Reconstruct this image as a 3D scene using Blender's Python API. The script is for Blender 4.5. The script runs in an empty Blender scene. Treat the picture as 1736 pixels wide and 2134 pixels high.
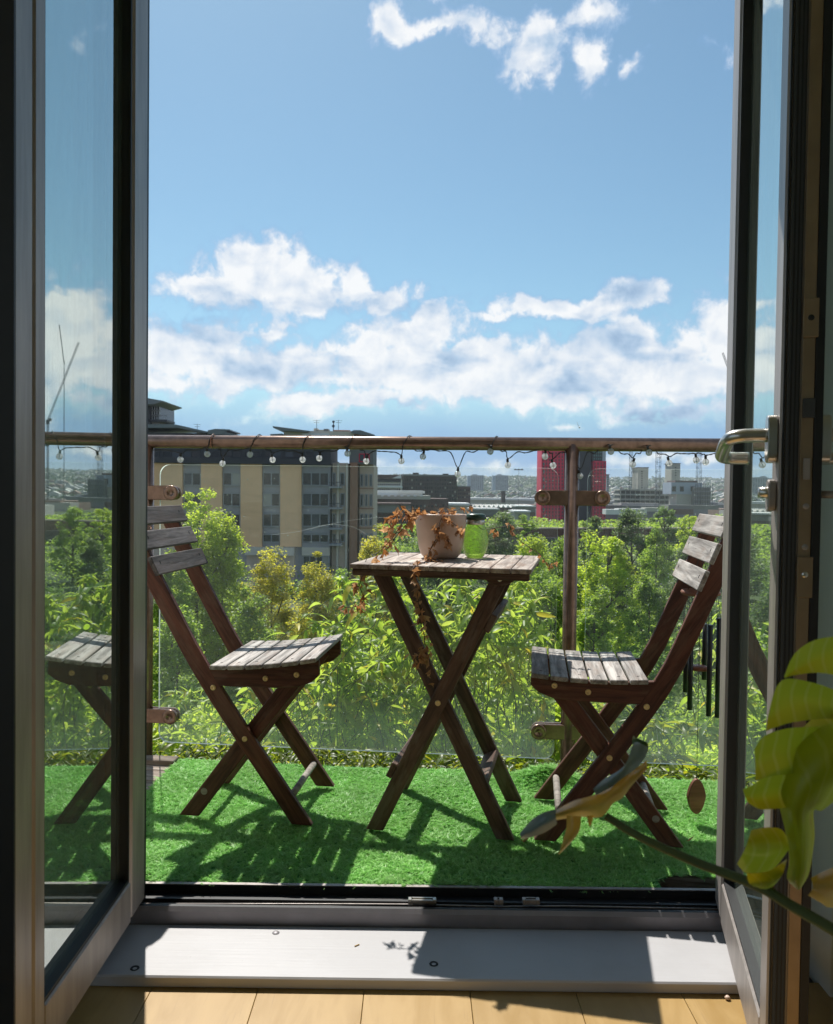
import bpy, bmesh, math, random
import numpy as np
from mathutils import Vector, Matrix
R = math.radians
random.seed(7); rng = np.random.default_rng(7)
scene = bpy.context.scene
COL = scene.collection

# ------------------------------------------------------------------ camera
F_PX, CX, CY = 1650.0, 868.0, 1067.0            # focal length and centre on a 1736 x 2134 frame
EYE = Vector((0, 0, 0.905)); PITCH = 0.02424; ROLL = 0.0125
Fd = Vector((0, math.cos(PITCH), -math.sin(PITCH)))
U0 = Vector((0, math.sin(PITCH), math.cos(PITCH))); R0 = Vector((1, 0, 0))
Rt = R0*math.cos(ROLL) + U0*math.sin(ROLL); Up = -R0*math.sin(ROLL) + U0*math.cos(ROLL)
cd = bpy.data.cameras.new('camera'); cam = bpy.data.objects.new('camera', cd); COL.objects.link(cam)
cam.matrix_world = Matrix(((Rt.x, Up.x, -Fd.x, EYE.x), (Rt.y, Up.y, -Fd.y, EYE.y), (Rt.z, Up.z, -Fd.z, EYE.z), (0, 0, 0, 1)))
cd.sensor_fit = 'HORIZONTAL'; cd.sensor_width = 36; cd.lens = 36*F_PX/1736
cd.clip_start = 0.05; cd.clip_end = 20000
cd.dof.use_dof = True; cd.dof.focus_distance = 2.4; cd.dof.aperture_fstop = 15
scene.camera = cam

def ray(px, py): return (Fd + Rt*((px-CX)/F_PX) - Up*((py-CY)/F_PX))
def gz(px, py, z):                       # point of the place at height z
    d = ray(px, py); return EYE + d*((z-EYE.z)/d.z)
def gy(px, py, y):                       # point of the place at distance y
    d = ray(px, py); return EYE + d*(y/d.y)

# ------------------------------------------------------------------ light
SUN_AZ, SUN_EL = R(-18.8), R(54.8)       # azimuth from +Y towards +X
sd = Vector((math.sin(SUN_AZ)*math.cos(SUN_EL), math.cos(SUN_AZ)*math.cos(SUN_EL), math.sin(SUN_EL)))
sl = bpy.data.lights.new('sun', 'SUN'); sl.energy = 4.8; sl.angle = R(0.53); sl.color = (1.0, 0.955, 0.88)
so = bpy.data.objects.new('sun', sl); COL.objects.link(so); so.rotation_euler = sd.to_track_quat('Z', 'Y').to_euler(); so.location = sd*50
scene.view_settings.view_transform = 'Standard'; scene.view_settings.look = 'None'
scene.view_settings.exposure = 0.42; scene.view_settings.gamma = 1.0
scene.view_settings.use_curve_mapping = False
scene.render.engine = 'CYCLES'
try:
    scene.cycles.transparent_max_bounces = 24; scene.cycles.max_bounces = 8; scene.cycles.caustics_reflective = False; scene.cycles.caustics_refractive = False
    scene.cycles.volume_bounces = 0
except Exception: pass

W = bpy.data.worlds.new('World'); scene.world = W; W.use_nodes = True
nt = W.node_tree; nt.nodes.clear()
class G:                                  # small node graph writer
    def __init__(s, t): s.t = t
    def n(s, typ, **k):
        x = s.t.nodes.new(typ)
        for a, b in k.items(): setattr(x, a, b)
        return x
    def l(s, a, b): s.t.links.new(a, b)
    def put(s, sock, v):
        if hasattr(v, 'is_output'): s.l(v, sock)
        else: sock.default_value = v
    def m(s, op, a, b=None, c=None, clamp=False):
        x = s.n('ShaderNodeMath', operation=op); x.use_clamp = clamp; s.put(x.inputs[0], a)
        if b is not None: s.put(x.inputs[1], b)
        if c is not None: s.put(x.inputs[2], c)
        return x.outputs[0]
    def vm(s, op, a, b=None, sc=None):
        x = s.n('ShaderNodeVectorMath', operation=op); s.put(x.inputs[0], a)
        if b is not None: s.put(x.inputs[1], b)
        if sc is not None: s.put(x.inputs[3], sc)
        return x.outputs['Value'] if op in ('LENGTH', 'DOT_PRODUCT') else x.outputs[0]
    def noise(s, vec, scale, detail=4, rough=.55, dist=0.0, out='Fac', lac=2.0):
        x = s.n('ShaderNodeTexNoise'); s.put(x.inputs['Vector'], vec)
        x.inputs['Scale'].default_value = scale; x.inputs['Detail'].default_value = detail
        x.inputs['Roughness'].default_value = rough; x.inputs['Distortion'].default_value = dist; x.inputs['Lacunarity'].default_value = lac
        return x.outputs[out]
    def ramp(s, f, stops, mode='LINEAR'):
        x = s.n('ShaderNodeValToRGB'); s.put(x.inputs[0], f); cr = x.color_ramp; cr.interpolation = mode
        while len(cr.elements) < len(stops): cr.elements.new(0.5)
        for e, (p, c) in zip(cr.elements, stops):
            e.position = p; e.color = (c, c, c, 1) if not hasattr(c, '__len__') else (*c[:3], 1)
        return x.outputs[0]
    def smooth(s, v, a, b):
        x = s.n('ShaderNodeMapRange', interpolation_type='SMOOTHSTEP'); s.put(x.inputs[0], v)
        x.inputs[1].default_value = a; x.inputs[2].default_value = b; return x.outputs[0]
    def mix(s, f, a, b, blend='MIX'):
        x = s.n('ShaderNodeMix', data_type='RGBA', blend_type=blend)
        s.put(x.inputs[0], f); s.put(x.inputs[6], (*a, 1) if isinstance(a, tuple) and len(a) == 3 else a)
        s.put(x.inputs[7], (*b, 1) if isinstance(b, tuple) and len(b) == 3 else b); return x.outputs[2]

g = G(nt)
sky = g.n('ShaderNodeTexSky', sky_type='NISHITA'); sky.sun_disc = False
sky.sun_elevation = SUN_EL; sky.sun_rotation = SUN_AZ; sky.altitude = 60; sky.air_density = 1.0; sky.dust_density = 0.5; sky.ozone_density = 1.2
bg_sky = g.n('ShaderNodeBackground'); bg_sky.inputs[1].default_value = 0.083
g.l(g.mix(1.0, sky.outputs[0], (.83, 1.05, 1.01), 'MULTIPLY'), bg_sky.inputs[0])
tc = g.n('ShaderNodeTexCoord'); dirv = tc.outputs['Generated']
sx = g.n('ShaderNodeSeparateXYZ'); g.l(dirv, sx.inputs[0])
az = g.m('ARCTAN2', sx.outputs[0], sx.outputs[1]); el = g.m('ARCSINE', sx.outputs[2])
ae = g.n('ShaderNodeCombineXYZ'); g.l(az, ae.inputs[0]); g.l(el, ae.inputs[1]); AE = ae.outputs[0]
# warp the coordinates so that the edges billow
def warp(base, sc, amp, det):
    nz = g.noise(base, sc, det, .6, out='Color'); c = g.vm('SUBTRACT', nz, (.5, .5, .5)); c = g.vm('MULTIPLY', c, (1, .8, 0))
    return g.vm('ADD', base, g.vm('SCALE', c, sc=amp))
WA = warp(AE, 14, .055, 5)
def dir_ae(px, py):
    d = ray(px, py).normalized(); return math.atan2(d.x, d.y), math.asin(d.z)
# (x, y, rx, ry, tilt, strength): cumulus, lens cloud, banks over the horizon, torn clouds overhead
CL = [(545, 568, 108, 66, 0, 1.1), (455, 606, 92, 34, .1, 1.0), (640, 600, 90, 48, -.2, 1.0), (738, 590, 34, 40, 0, .9), (800, 622, 85, 22, -.15, .8), (600, 664, 60, 16, -.4, .55),
      (1290, 622, 90, 28, -.12, 1.0), (1160, 643, 130, 20, .1, .9), (1040, 652, 100, 9, 0, .6),
      (400, 735, 130, 60, 0, 1.0), (560, 690, 70, 14, 0, .6), (560, 765, 190, 42, -.1, 1.0), (860, 690, 120, 48, -.2, 1.0), (980, 722, 120, 24, -.15, .8),
      (900, 770, 260, 60, 0, 1.05), (1150, 780, 320, 66, 0, 1.1), (1290, 715, 95, 52, -.1, 1.0), (1400, 770, 190, 70, 0, 1.0), (1600, 740, 190, 110, 0, 1.0), (1850, 760, 200, 100, 0, 1.0),
      (720, 835, 200, 26, -.22, .9), (1150, 838, 330, 26, 0, .55), (1450, 850, 260, 36, 0, .6), (330, 800, 130, 30, 0, .8), (150, 760, 170, 80, 0, 1.0), (1330, 880, 80, 9, 0, .45), (1180, 895, 50, 7, 0, .4), (960, 972, 300, 12, 0, .42), (1420, 958, 180, 9, 0, .42),
      (812, 45, 56, 36, -.2, .72), (905, 55, 100, 20, -.1, .66), (1102, 105, 70, 62, -.3, .92), (1010, 66, 76, 24, .2, .66), (1250, 20, 76, 32, -.2, .62), (1232, 110, 36, 44, -.5, .66), (1300, 150, 56, 14, -.6, .42), (1490, 100, 46, 16, .4, .42), (890, -14, 80, 14, 0, .5)]
acc = None
for (x, y, rx, ry, ti, st) in CL:
    a0, e0 = dir_ae(x, y); v = g.vm('SUBTRACT', WA, (a0, e0, 0))
    mp = g.n('ShaderNodeMapping', vector_type='TEXTURE'); g.l(v, mp.inputs[0]); mp.inputs['Rotation'].default_value = (0, 0, -ti - ROLL)
    mp.inputs['Scale'].default_value = (rx/F_PX, ry/F_PX, 1)
    ln = g.vm('LENGTH', mp.outputs[0]); f = g.m('MULTIPLY', g.m('SUBTRACT', 1.50, ln), st)
    acc = f if acc is None else g.m('SMOOTH_MAX', acc, f, .35)
# the rest of the sky: the same kind of bank low all round, broken clouds higher
dn = g.n('ShaderNodeVectorMath', operation='MULTIPLY'); g.l(dirv, dn.inputs[0]); dn.inputs[1].default_value = (1, 1, 2.6)
gen = g.noise(dn.outputs[0], 2.6, 6, .58)
outside = g.smooth(g.m('ABSOLUTE', az), .50, .8); low = g.m('MULTIPLY', g.smooth(el, .30, .05), .42)
over = g.smooth(el, .62, .85); outside = g.m('MAXIMUM', outside, over)
gmask = g.m('SUBTRACT', g.m('MULTIPLY', outside, g.m('ADD', g.m('MULTIPLY', g.m('SUBTRACT', g.m('ADD', gen, low), .50), 6), 2.0)), 2.0)
f1 = g.noise(AE, 36, 10, .60, .25); f2 = g.noise(AE, 13, 4, .5, .2)
tex = g.m('ADD', g.m('MULTIPLY', g.m('SUBTRACT', f1, .5), 1.85), g.m('MULTIPLY', g.m('SUBTRACT', f2, .5), 1.1))
den = g.m('ADD', g.m('MAXIMUM', acc, gmask), tex)
cov = g.smooth(den, .08, .80)
# cloud shading: body lit from high up, thick undersides greyer and bluer
AE2 = g.vm('ADD', AE, (-.006, .018, 0))
fa = g.noise(AE, 15, 8, .52, .3); fb = g.noise(AE2, 15, 8, .52, .3)
relief = g.m('MULTIPLY', g.m('SUBTRACT', fa, fb), 2.0)
thick = g.smooth(den, .7, 2.1)
sh = g.m('ADD', g.m('SUBTRACT', .95, g.m('MULTIPLY', thick, .34)), relief)
big = g.noise(g.vm('MULTIPLY', AE, (1, 2.6, 1)), 6.5, 5, .5)
sh = g.m('SUBTRACT', sh, g.m('MULTIPLY', g.smooth(big, .46, .60), .44))
lowdark = g.m('MULTIPLY', g.smooth(el, .15, .035), .40)
sh = g.m('SUBTRACT', sh, g.m('MULTIPLY', lowdark, g.smooth(big, .30, .55)), clamp=True)
ccol = g.ramp(sh, [(0.0, (.24, .37, .56)), (.35, (.42, .55, .71)), (.65, (.66, .72, .80)), (1.0, (.86, .87, .88))])
bg_cl = g.n('ShaderNodeBackground'); g.l(ccol, bg_cl.inputs[0]); bg_cl.inputs[1].default_value = 0.84
lowc = g.m('MULTIPLY', g.smooth(el, .145, .055), g.ramp(g.noise(g.vm('MULTIPLY', AE, (1, 3, 1)), 6, 4, .5), [(.3, .75), (.7, .97)]))
ccol = g.mix(cov, g.mix(g.smooth(el, .040, .0), (.17, .35, .64), (.38, .58, .80)), ccol); g.l(ccol, bg_cl.inputs[0])
mx = g.n('ShaderNodeMixShader'); g.l(g.m('MAXIMUM', g.m('MULTIPLY', cov, .96), lowc), mx.inputs[0]); g.l(bg_sky.outputs[0], mx.inputs[1]); g.l(bg_cl.outputs[0], mx.inputs[2])
wo = g.n('ShaderNodeOutputWorld'); g.l(mx.outputs[0], wo.inputs[0])

# ------------------------------------------------------------------ materials
def new_mat(name):
    m = bpy.data.materials.new(name); m.use_nodes = True; t = m.node_tree; t.nodes.clear(); return m, G(t)
def finish(g, sh): o = g.n('ShaderNodeOutputMaterial'); g.l(sh, o.inputs[0])
def principled(g, col, rough=.6, metal=0.0, spec=.5, bump=None, bstr=.3, bdist=.002):
    p = g.n('ShaderNodeBsdfPrincipled'); g.put(p.inputs['Base Color'], (*col, 1) if isinstance(col, tuple) and len(col) == 3 else col)
    g.put(p.inputs['Roughness'], rough); g.put(p.inputs['Metallic'], metal); g.put(p.inputs['Specular IOR Level'], spec)
    if bump is not None:
        b = g.n('ShaderNodeBump'); b.inputs['Strength'].default_value = bstr; b.inputs['Distance'].default_value = bdist
        g.l(bump, b.inputs['Height']); g.l(b.outputs[0], p.inputs['Normal'])
    return p
def obj_vec(g, scale=(1, 1, 1), rnd=True):
    c = g.n('ShaderNodeTexCoord'); v = g.vm('MULTIPLY', c.outputs['Object'], scale)
    if rnd:
        oi = g.n('ShaderNodeObjectInfo'); v = g.vm('ADD', v, g.vm('SCALE', (37.0, 11.0, 23.0), sc=oi.outputs['Random']))
    return v
def plain(name, col, rough=.6, metal=0.0, var=.25, nscale=8, bstr=.15, stretch=(1, 1, 1), spec=.5, bdist=.001):
    m, g = new_mat(name); v = obj_vec(g, stretch); n = g.noise(v, nscale, 5, .6)
    f = g.ramp(n, [(.3, 1-var), (.7, 1+var*.6)])
    c = g.mix(1.0, tuple(col), f, 'MULTIPLY')
    finish(g, principled(g, c, rough, metal, spec, g.noise(v, nscale*6, 3), bstr, bdist).outputs[0]); return m
def wood(name, dark, light, wear=None, wamt=.0, rough=.65, sx=3.0, spec=.35):
    m, g = new_mat(name); v = obj_vec(g, (sx, 38, 38)); gr = g.noise(v, 1.6, 7, .65, .6)
    fine = g.noise(g.vm('MULTIPLY', v, (1.5, 5, 5)), 2.4, 3, .6)
    c = g.mix(g.smooth(gr, .33, .68), dark, light); c = g.mix(g.m('MULTIPLY', g.smooth(fine, .55, .75), .55), c, tuple(x*.45 for x in dark))
    oi = g.n('ShaderNodeObjectInfo'); c = g.mix(1.0, c, g.ramp(oi.outputs['Random'], [(0, .78), (1, 1.2)]), 'MULTIPLY')
    if wear:
        w = g.noise(obj_vec(g, (2.5, 9, 9)), 3.0, 5, .65); c = g.mix(g.m('MULTIPLY', g.smooth(w, .48, .62), wamt), c, wear)
    h = g.m('ADD', gr, g.m('MULTIPLY', fine, .6))
    finish(g, principled(g, c, rough, 0, spec, h, .5, .0015).outputs[0]); return m
M = {}
M['stained'] = wood('stained_wood', (.055, .020, .013), (.15, .056, .034), (.20, .12, .08), .35, .6)
M['weathered'] = wood('weathered_wood', (.17, .155, .145), (.52, .49, .46), (.30, .23, .19), .4, .85)
M['weathered_shaded'] = wood('shaded_weathered_wood', (.06, .055, .055), (.22, .20, .20), (.12, .09, .08), .4, .85)  # weathered wood again, with the shade on the left chair back in its colour
M['deckwood'] = wood('deck_wood', (.17, .13, .10), (.42, .36, .31), (.10, .07, .05), .4, .85)
M['tablewood'] = wood('table_wood', (.20, .16, .14), (.56, .49, .43), (.20, .12, .08), .6, .75)
M['darkwood'] = wood('dark_table_wood', (.05, .027, .018), (.15, .082, .055), (.24, .18, .14), .4, .6)
M['chimewood'] = wood('chime_wood', (.16, .055, .03), (.30, .12, .065), None, 0, .5)
M['dowel'] = wood('dowel_wood', (.20, .17, .15), (.42, .37, .33), None, 0, .7)
def floor_mat():
    m, g = new_mat('floor_wood'); v = obj_vec(g, (9, 2.2, 9)); n = g.noise(v, 2.0, 6, .6, .8); s_ = g.noise(g.vm('MULTIPLY', v, (5, .8, 1)), 3, 4, .6)
    c = g.mix(g.smooth(n, .3, .7), (.36, .225, .075), (.43, .28, .105)); c = g.mix(g.m('MULTIPLY', g.smooth(s_, .60, .72), .35), c, (.27, .17, .07))
    oi = g.n('ShaderNodeObjectInfo'); c = g.mix(1.0, c, g.ramp(oi.outputs['Random'], [(0, .92), (1, 1.06)]), 'MULTIPLY')
    finish(g, principled(g, c, g.ramp(n, [(.3, .36), (.7, .5)]), 0, .4, s_, .2, .0006).outputs[0]); return m
M['floorwood'] = floor_mat()
def white_mat():
    m, g = new_mat('white_paint'); v = obj_vec(g, (.6, 16, 1), False); br = g.noise(v, 9, 5, .6); w = obj_vec(g, (1, 1, 1), False); n = g.noise(w, 3.5, 6, .65); sp = g.noise(w, 75, 3, .7)
    c = g.mix(g.smooth(n, .35, .65), (.405, .40, .41), (.445, .442, .455)); c = g.mix(g.m('MULTIPLY', g.smooth(sp, .70, .76), .5), c, (.20, .17, .14)); c = g.mix(g.m('MULTIPLY', g.smooth(br, .62, .72), .12), c, (.30, .29, .28))
    finish(g, principled(g, c, .5, 0, .4, br, .5, .0012).outputs[0]); return m
M['white'] = white_mat()
M['alu'] = plain('brown_grey_aluminium', (.34, .305, .285), .42, .3, .26, 5, .12, (8, 8, .8))
M['alu_sill'] = plain('sill_aluminium', (.24, .225, .24), .5, .3, .2, 8, .1)
M['gasket'] = plain('black_rubber', (.008, .009, .011), .55, 0, .2)
M['wall'] = plain('wall_paint', (.74, .78, .74), .9, 0, .04, 3)
M['darkwall'] = plain('jamb_paint', (.05, .055, .06), .8, 0, .1, 3)
M['ceil'] = plain('ceiling_paint', (.75, .75, .73), .9, 0, .03, 3)
M['render_out'] = plain('outer_render', (.42, .40, .37), .9, 0, .1, 3)
M['steel'] = plain('satin_steel', (.56, .54, .50), .28, 1.0, .06, 20, .05)
M['railmetal'] = plain('weathered_rail_metal', (.26, .165, .125), .27, .65, .3, 14, .15, (3, 3, 3))
M['brass'] = plain('brass', (.85, .62, .30), .45, .6, .25, 60, .2)
M['nail'] = plain('nail_dark', (.02, .02, .02), .5, .5)
M['lockplate'] = plain('lock_plate', (.30, .22, .14), .45, .6, .15, 20)
M['wire'] = plain('black_wire', (.015, .015, .014), .45)
M['copper_wire'] = plain('pink_wire', (.35, .16, .10), .5)
M['tube_black'] = plain('chime_tube', (.02, .022, .024), .35, .4)
M['potclay'] = plain('glazed_pot', (.62, .46, .37), .35, 0, .08, 30, .1)
M['soil'] = plain('dry_soil', (.05, .035, .025), .95, 0, .4, 60, .8)
M['lid'] = plain('jar_lid', (.03, .07, .04), .3)
M['stem_dry'] = plain('dry_stem', (.07, .04, .025), .7)
M['bark'] = plain('tree_bark', (.07, .055, .04), .9, 0, .4, 30, .6)
M['limb'] = plain('thin_branch', (.09, .07, .045), .9, 0, .3, 30)
M['soilground'] = plain('ground', (.07, .085, .035), .95, 0, .5, .05)

def leaf_mat(name, c1, c2, t1, t2, tfac=.5, rough=.5, dead=None):
    m, g = new_mat(name); ge = g.n('ShaderNodeNewGeometry'); r = ge.outputs['Random Per Island']
    oi = g.n('ShaderNodeObjectInfo'); r = g.m('FRACT', g.m('ADD', r, oi.outputs['Random']))
    c = g.mix(r, c1, c2); t = g.mix(r, t1, t2)
    if dead: c = g.mix(g.smooth(r, .93, .97), c, dead); t = g.mix(g.smooth(r, .93, .97), t, dead)
    cl = g.noise(obj_vec(g), .55, 3, .5); k = g.ramp(cl, [(.3, .72), (.7, 1.25)])
    c = g.mix(1.0, c, k, 'MULTIPLY'); t = g.mix(1.0, t, k, 'MULTIPLY')
    p = principled(g, c, rough, 0, .5); tr = g.n('ShaderNodeBsdfTranslucent'); g.l(t, tr.inputs[0])
    mx = g.n('ShaderNodeMixShader'); mx.inputs[0].default_value = tfac; g.l(p.outputs[0], mx.inputs[1]); g.l(tr.outputs[0], mx.inputs[2])
    finish(g, mx.outputs[0]); return m
M['lf_bright'] = leaf_mat('leaf_bright', (.20, .27, .03), (.29, .36, .04), (.58, .76, .05), (.78, .90, .10), .55)
M['lf_yellow'] = leaf_mat('leaf_yellow', (.23, .23, .03), (.33, .30, .04), (.70, .66, .05), (.88, .80, .10), .5)
M['lf_mid'] = leaf_mat('leaf_mid', (.12, .19, .035), (.19, .27, .05), (.38, .58, .06), (.58, .76, .10), .5)
M['lf_dark'] = leaf_mat('leaf_dark', (.06, .11, .03), (.10, .16, .04), (.18, .34, .05), (.32, .48, .08), .4)
M['lf_grey'] = leaf_mat('leaf_grey', (.09, .13, .05), (.13, .17, .08), (.22, .34, .08), (.32, .44, .14), .4)
M['lf_long'] = leaf_mat('leaf_long', (.09, .16, .03), (.15, .23, .05), (.44, .64, .05), (.68, .80, .12), .55, .42, (.62, .52, .04))
M['lf_far'] = leaf_mat('leaf_far', (.045, .075, .045), (.07, .10, .06), (.06, .11, .06), (.10, .16, .09), .3)
M['lf_climb'] = leaf_mat('leaf_climber', (.05, .10, .02), (.12, .16, .02), (.22, .36, .02), (.60, .58, .03), .5, .4)
M['lf_dry'] = leaf_mat('leaf_dry', (.30, .14, .06), (.50, .30, .16), (.58, .24, .07), (.80, .48, .24), .4, .6)
M['stem_green'] = plain('stem_green', (.10, .13, .045), .8)

def monstera_mat():
    m, g = new_mat('monstera_leaf'); v = obj_vec(g)
    n = g.noise(v, 9, 4, .5); wv = g.n('ShaderNodeTexWave'); g.l(v, wv.inputs['Vector']); wv.inputs['Scale'].default_value = 26; wv.inputs['Distortion'].default_value = 2.5; wv.inputs['Detail'].default_value = 2; vn = g.m('MULTIPLY', g.smooth(wv.outputs['Fac'], .82, .98), .35); bl = g.m('MULTIPLY', g.smooth(g.noise(v, 30, 4, .6), .62, .72), .5)
    c = g.mix(n, (.13, .18, .015), (.20, .24, .025)); c = g.mix(vn, c, (.28, .32, .06)); c = g.mix(bl, c, (.26, .20, .05)); t = g.mix(n, (.62, .70, .02), (.82, .84, .06)); t = g.mix(vn, t, (.9, .9, .25)); t = g.mix(bl, t, (.55, .42, .06))
    p = principled(g, c, .35, 0, .5, g.noise(v, 30, 3), .25, .002); tr = g.n('ShaderNodeBsdfTranslucent'); g.l(t, tr.inputs[0])
    mx = g.n('ShaderNodeMixShader'); mx.inputs[0].default_value = .55; g.l(p.outputs[0], mx.inputs[1]); g.l(tr.outputs[0], mx.inputs[2]); finish(g, mx.outputs[0]); return m
M['monstera'] = monstera_mat()
def mon2():
    m, g = new_mat('monstera_curled_leaf'); v = obj_vec(g)
    ge = g.n('ShaderNodeNewGeometry'); n = g.noise(v, 14, 4, .5)
    top = g.mix(n, (.36, .26, .06), (.52, .40, .10)); under = g.mix(n, (.36, .24, .06), (.52, .38, .11))
    c = g.mix(ge.outputs['Backfacing'], top, under)
    p = principled(g, c, .3, 0, .8); tr = g.n('ShaderNodeBsdfTranslucent'); g.l(g.mix(n, (.62, .44, .06), (.80, .62, .10)), tr.inputs[0])
    mx = g.n('ShaderNodeMixShader'); mx.inputs[0].default_value = .45; g.l(p.outputs[0], mx.inputs[1]); g.l(tr.outputs[0], mx.inputs[2]); finish(g, mx.outputs[0]); return m
M['monstera2'] = mon2()

def mon3():  # blue-grey sky reflection on the leaf, put into its base colour
    m, g = new_mat('monstera_sky_sheen'); v = obj_vec(g); n = g.noise(v, 22, 4, .5)
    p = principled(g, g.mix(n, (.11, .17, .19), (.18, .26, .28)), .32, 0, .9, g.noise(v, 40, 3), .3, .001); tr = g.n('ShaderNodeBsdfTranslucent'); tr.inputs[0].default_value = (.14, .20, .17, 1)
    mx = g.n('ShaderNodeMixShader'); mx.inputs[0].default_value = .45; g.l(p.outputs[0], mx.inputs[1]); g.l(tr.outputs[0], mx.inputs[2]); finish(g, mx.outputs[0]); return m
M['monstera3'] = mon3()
M['monstera_tip'] = plain('monstera_green_tip', (.05, .10, .02), .4)
def grass_mat():
    m, g = new_mat('artificial_grass'); ge = g.n('ShaderNodeNewGeometry'); r = ge.outputs['Random Per Island']
    v = obj_vec(g, rnd=False); n = g.noise(v, 5, 5, .6)
    c = g.mix(r, (.21, .50, .11), (.54, .84, .34)); n_b = g.noise(v, 2.2, 3, .5); c = g.mix(1.0, c, g.ramp(n, [(.3, .74), (.7, 1.15)]), 'MULTIPLY'); c = g.mix(g.m('MULTIPLY', g.smooth(n_b, .5, .68), .35), c, (.42, .55, .22))
    p = principled(g, c, .45, 0, .35); tr = g.n('ShaderNodeBsdfTranslucent'); g.l(g.mix(r, (.24, .62, .10), (.58, .88, .34)), tr.inputs[0])
    mx = g.n('ShaderNodeMixShader'); mx.inputs[0].default_value = .35; g.l(p.outputs[0], mx.inputs[1]); g.l(tr.outputs[0], mx.inputs[2]); finish(g, mx.outputs[0]); return m
M['grass'] = grass_mat()
M['grassback'] = plain('grass_backing', (.05, .26, .05), .9)

def glass_mat(name, tint, refl_min, refl_max, dirt, dirtcol, vstretch, power=3.0, rough=.0, dscale=14, spots=False, foot=False):
    """flat pane: mirror share rising towards grazing view, tinted see-through, dust that scatters light"""
    m, g = new_mat(name); lw = g.n('ShaderNodeLayerWeight'); lw.inputs[0].default_value = .5
    f = g.m('ADD', refl_min, g.m('MULTIPLY', g.m('POWER', lw.outputs['Facing'], power), refl_max-refl_min))
    tr = g.n('ShaderNodeBsdfTransparent'); tr.inputs[0].default_value = (*tint, 1)
    gl = g.n('ShaderNodeBsdfGlossy'); gl.inputs['Roughness'].default_value = rough; gl.inputs[0].default_value = (.90, .97, .93, 1)
    m1 = g.n('ShaderNodeMixShader'); g.l(f, m1.inputs[0]); g.l(tr.outputs[0], m1.inputs[1]); g.l(gl.outputs[0], m1.inputs[2])
    v = obj_vec(g, vstretch); n = g.noise(v, dscale, 6, .7); n2 = g.noise(obj_vec(g), 2.2, 3, .5)
    d = g.m('MULTIPLY', g.m('ADD', g.smooth(n, .4, .75), g.m('MULTIPLY', n2, .7)), dirt)
    if spots:
        vo = g.n('ShaderNodeTexVoronoi', feature='F1'); g.l(obj_vec(g), vo.inputs['Vector']); vo.inputs['Scale'].default_value = 85
        vc = g.n('ShaderNodeSeparateColor'); g.l(vo.outputs['Color'], vc.inputs[0])
        sp = g.m('MULTIPLY', g.m('LESS_THAN', vo.outputs['Distance'], .14), g.m('GREATER_THAN', vc.outputs[0], .93)); d = g.m('ADD', d, g.m('MULTIPLY', sp, .45))
    if foot:
        sz = g.n('ShaderNodeSeparateXYZ'); tc_ = g.n('ShaderNodeTexCoord'); g.l(tc_.outputs['Object'], sz.inputs[0]); d = g.m('ADD', d, g.m('MULTIPLY', g.smooth(sz.outputs[2], .30, .0), g.m('MULTIPLY', n2, .09)))
    ts = g.n('ShaderNodeBsdfTranslucent'); ts.inputs[0].default_value = (*dirtcol, 1)
    df = g.n('ShaderNodeBsdfDiffuse'); df.inputs[0].default_value = (*dirtcol, 1)
    ad = g.n('ShaderNodeMixShader'); ad.inputs[0].default_value = .6; g.l(df.outputs[0], ad.inputs[1]); g.l(ts.outputs[0], ad.inputs[2])
    m2 = g.n('ShaderNodeMixShader'); g.l(d, m2.inputs[0]); g.l(m1.outputs[0], m2.inputs[1]); g.l(ad.outputs[0], m2.inputs[2])
    finish(g, m2.outputs[0]); return m
M['doorglass'] = glass_mat('door_glass', (.90, .96, .92), .08, 1.0, .13, (.66, .78, .66), (30, 30, .7), .95, .012)
M['railglass'] = glass_mat('balustrade_glass', (.975, .985, .978), .02, .6, .020, (.70, .85, .80), (16, 16, 1.2), 4.0, spots=True, foot=True)
def edge_mat():
    m, g = new_mat('glass_edge'); tr = g.n('ShaderNodeBsdfTranslucent'); tr.inputs[0].default_value = (.85, 1, .95, 1)
    gl = g.n('ShaderNodeBsdfGlossy'); gl.inputs['Roughness'].default_value = .25; tp = g.n('ShaderNodeBsdfTransparent'); tp.inputs[0].default_value = (.6, .8, .72, 1)
    a = g.n('ShaderNodeMixShader'); a.inputs[0].default_value = .35; g.l(tr.outputs[0], a.inputs[1]); g.l(gl.outputs[0], a.inputs[2])
    b = g.n('ShaderNodeMixShader'); b.inputs[0].default_value = .12; g.l(a.outputs[0], b.inputs[1]); g.l(tp.outputs[0], b.inputs[2]); finish(g, b.outputs[0]); return m
M['glassedge'] = edge_mat()
def clear(name, tint, refl=.12, diff=.0, dcol=(.8, .8, .8)):
    m, g = new_mat(name); lw = g.n('ShaderNodeFresnel'); lw.inputs[0].default_value = 1.5
    tr = g.n('ShaderNodeBsdfTransparent'); tr.inputs[0].default_value = (*tint, 1); gl = g.n('ShaderNodeBsdfGlossy'); gl.inputs['Roughness'].default_value = .04
    m1 = g.n('ShaderNodeMixShader'); g.l(g.m('ADD', lw.outputs[0], refl, clamp=True), m1.inputs[0]); g.l(tr.outputs[0], m1.inputs[1]); g.l(gl.outputs[0], m1.inputs[2])
    ts = g.n('ShaderNodeBsdfTranslucent'); ts.inputs[0].default_value = (*dcol, 1)
    m2 = g.n('ShaderNodeMixShader'); m2.inputs[0].default_value = diff; g.l(m1.outputs[0], m2.inputs[1]); g.l(ts.outputs[0], m2.inputs[2]); finish(g, m2.outputs[0]); return m
M['bulb'] = clear('bulb_glass', (.90, .92, .92), .16, .40, (.95, .95, .95))
M['jarglass'] = clear('green_jar_glass', (.66, .84, .38), .08, .16, (.58, .80, .24))
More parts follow.
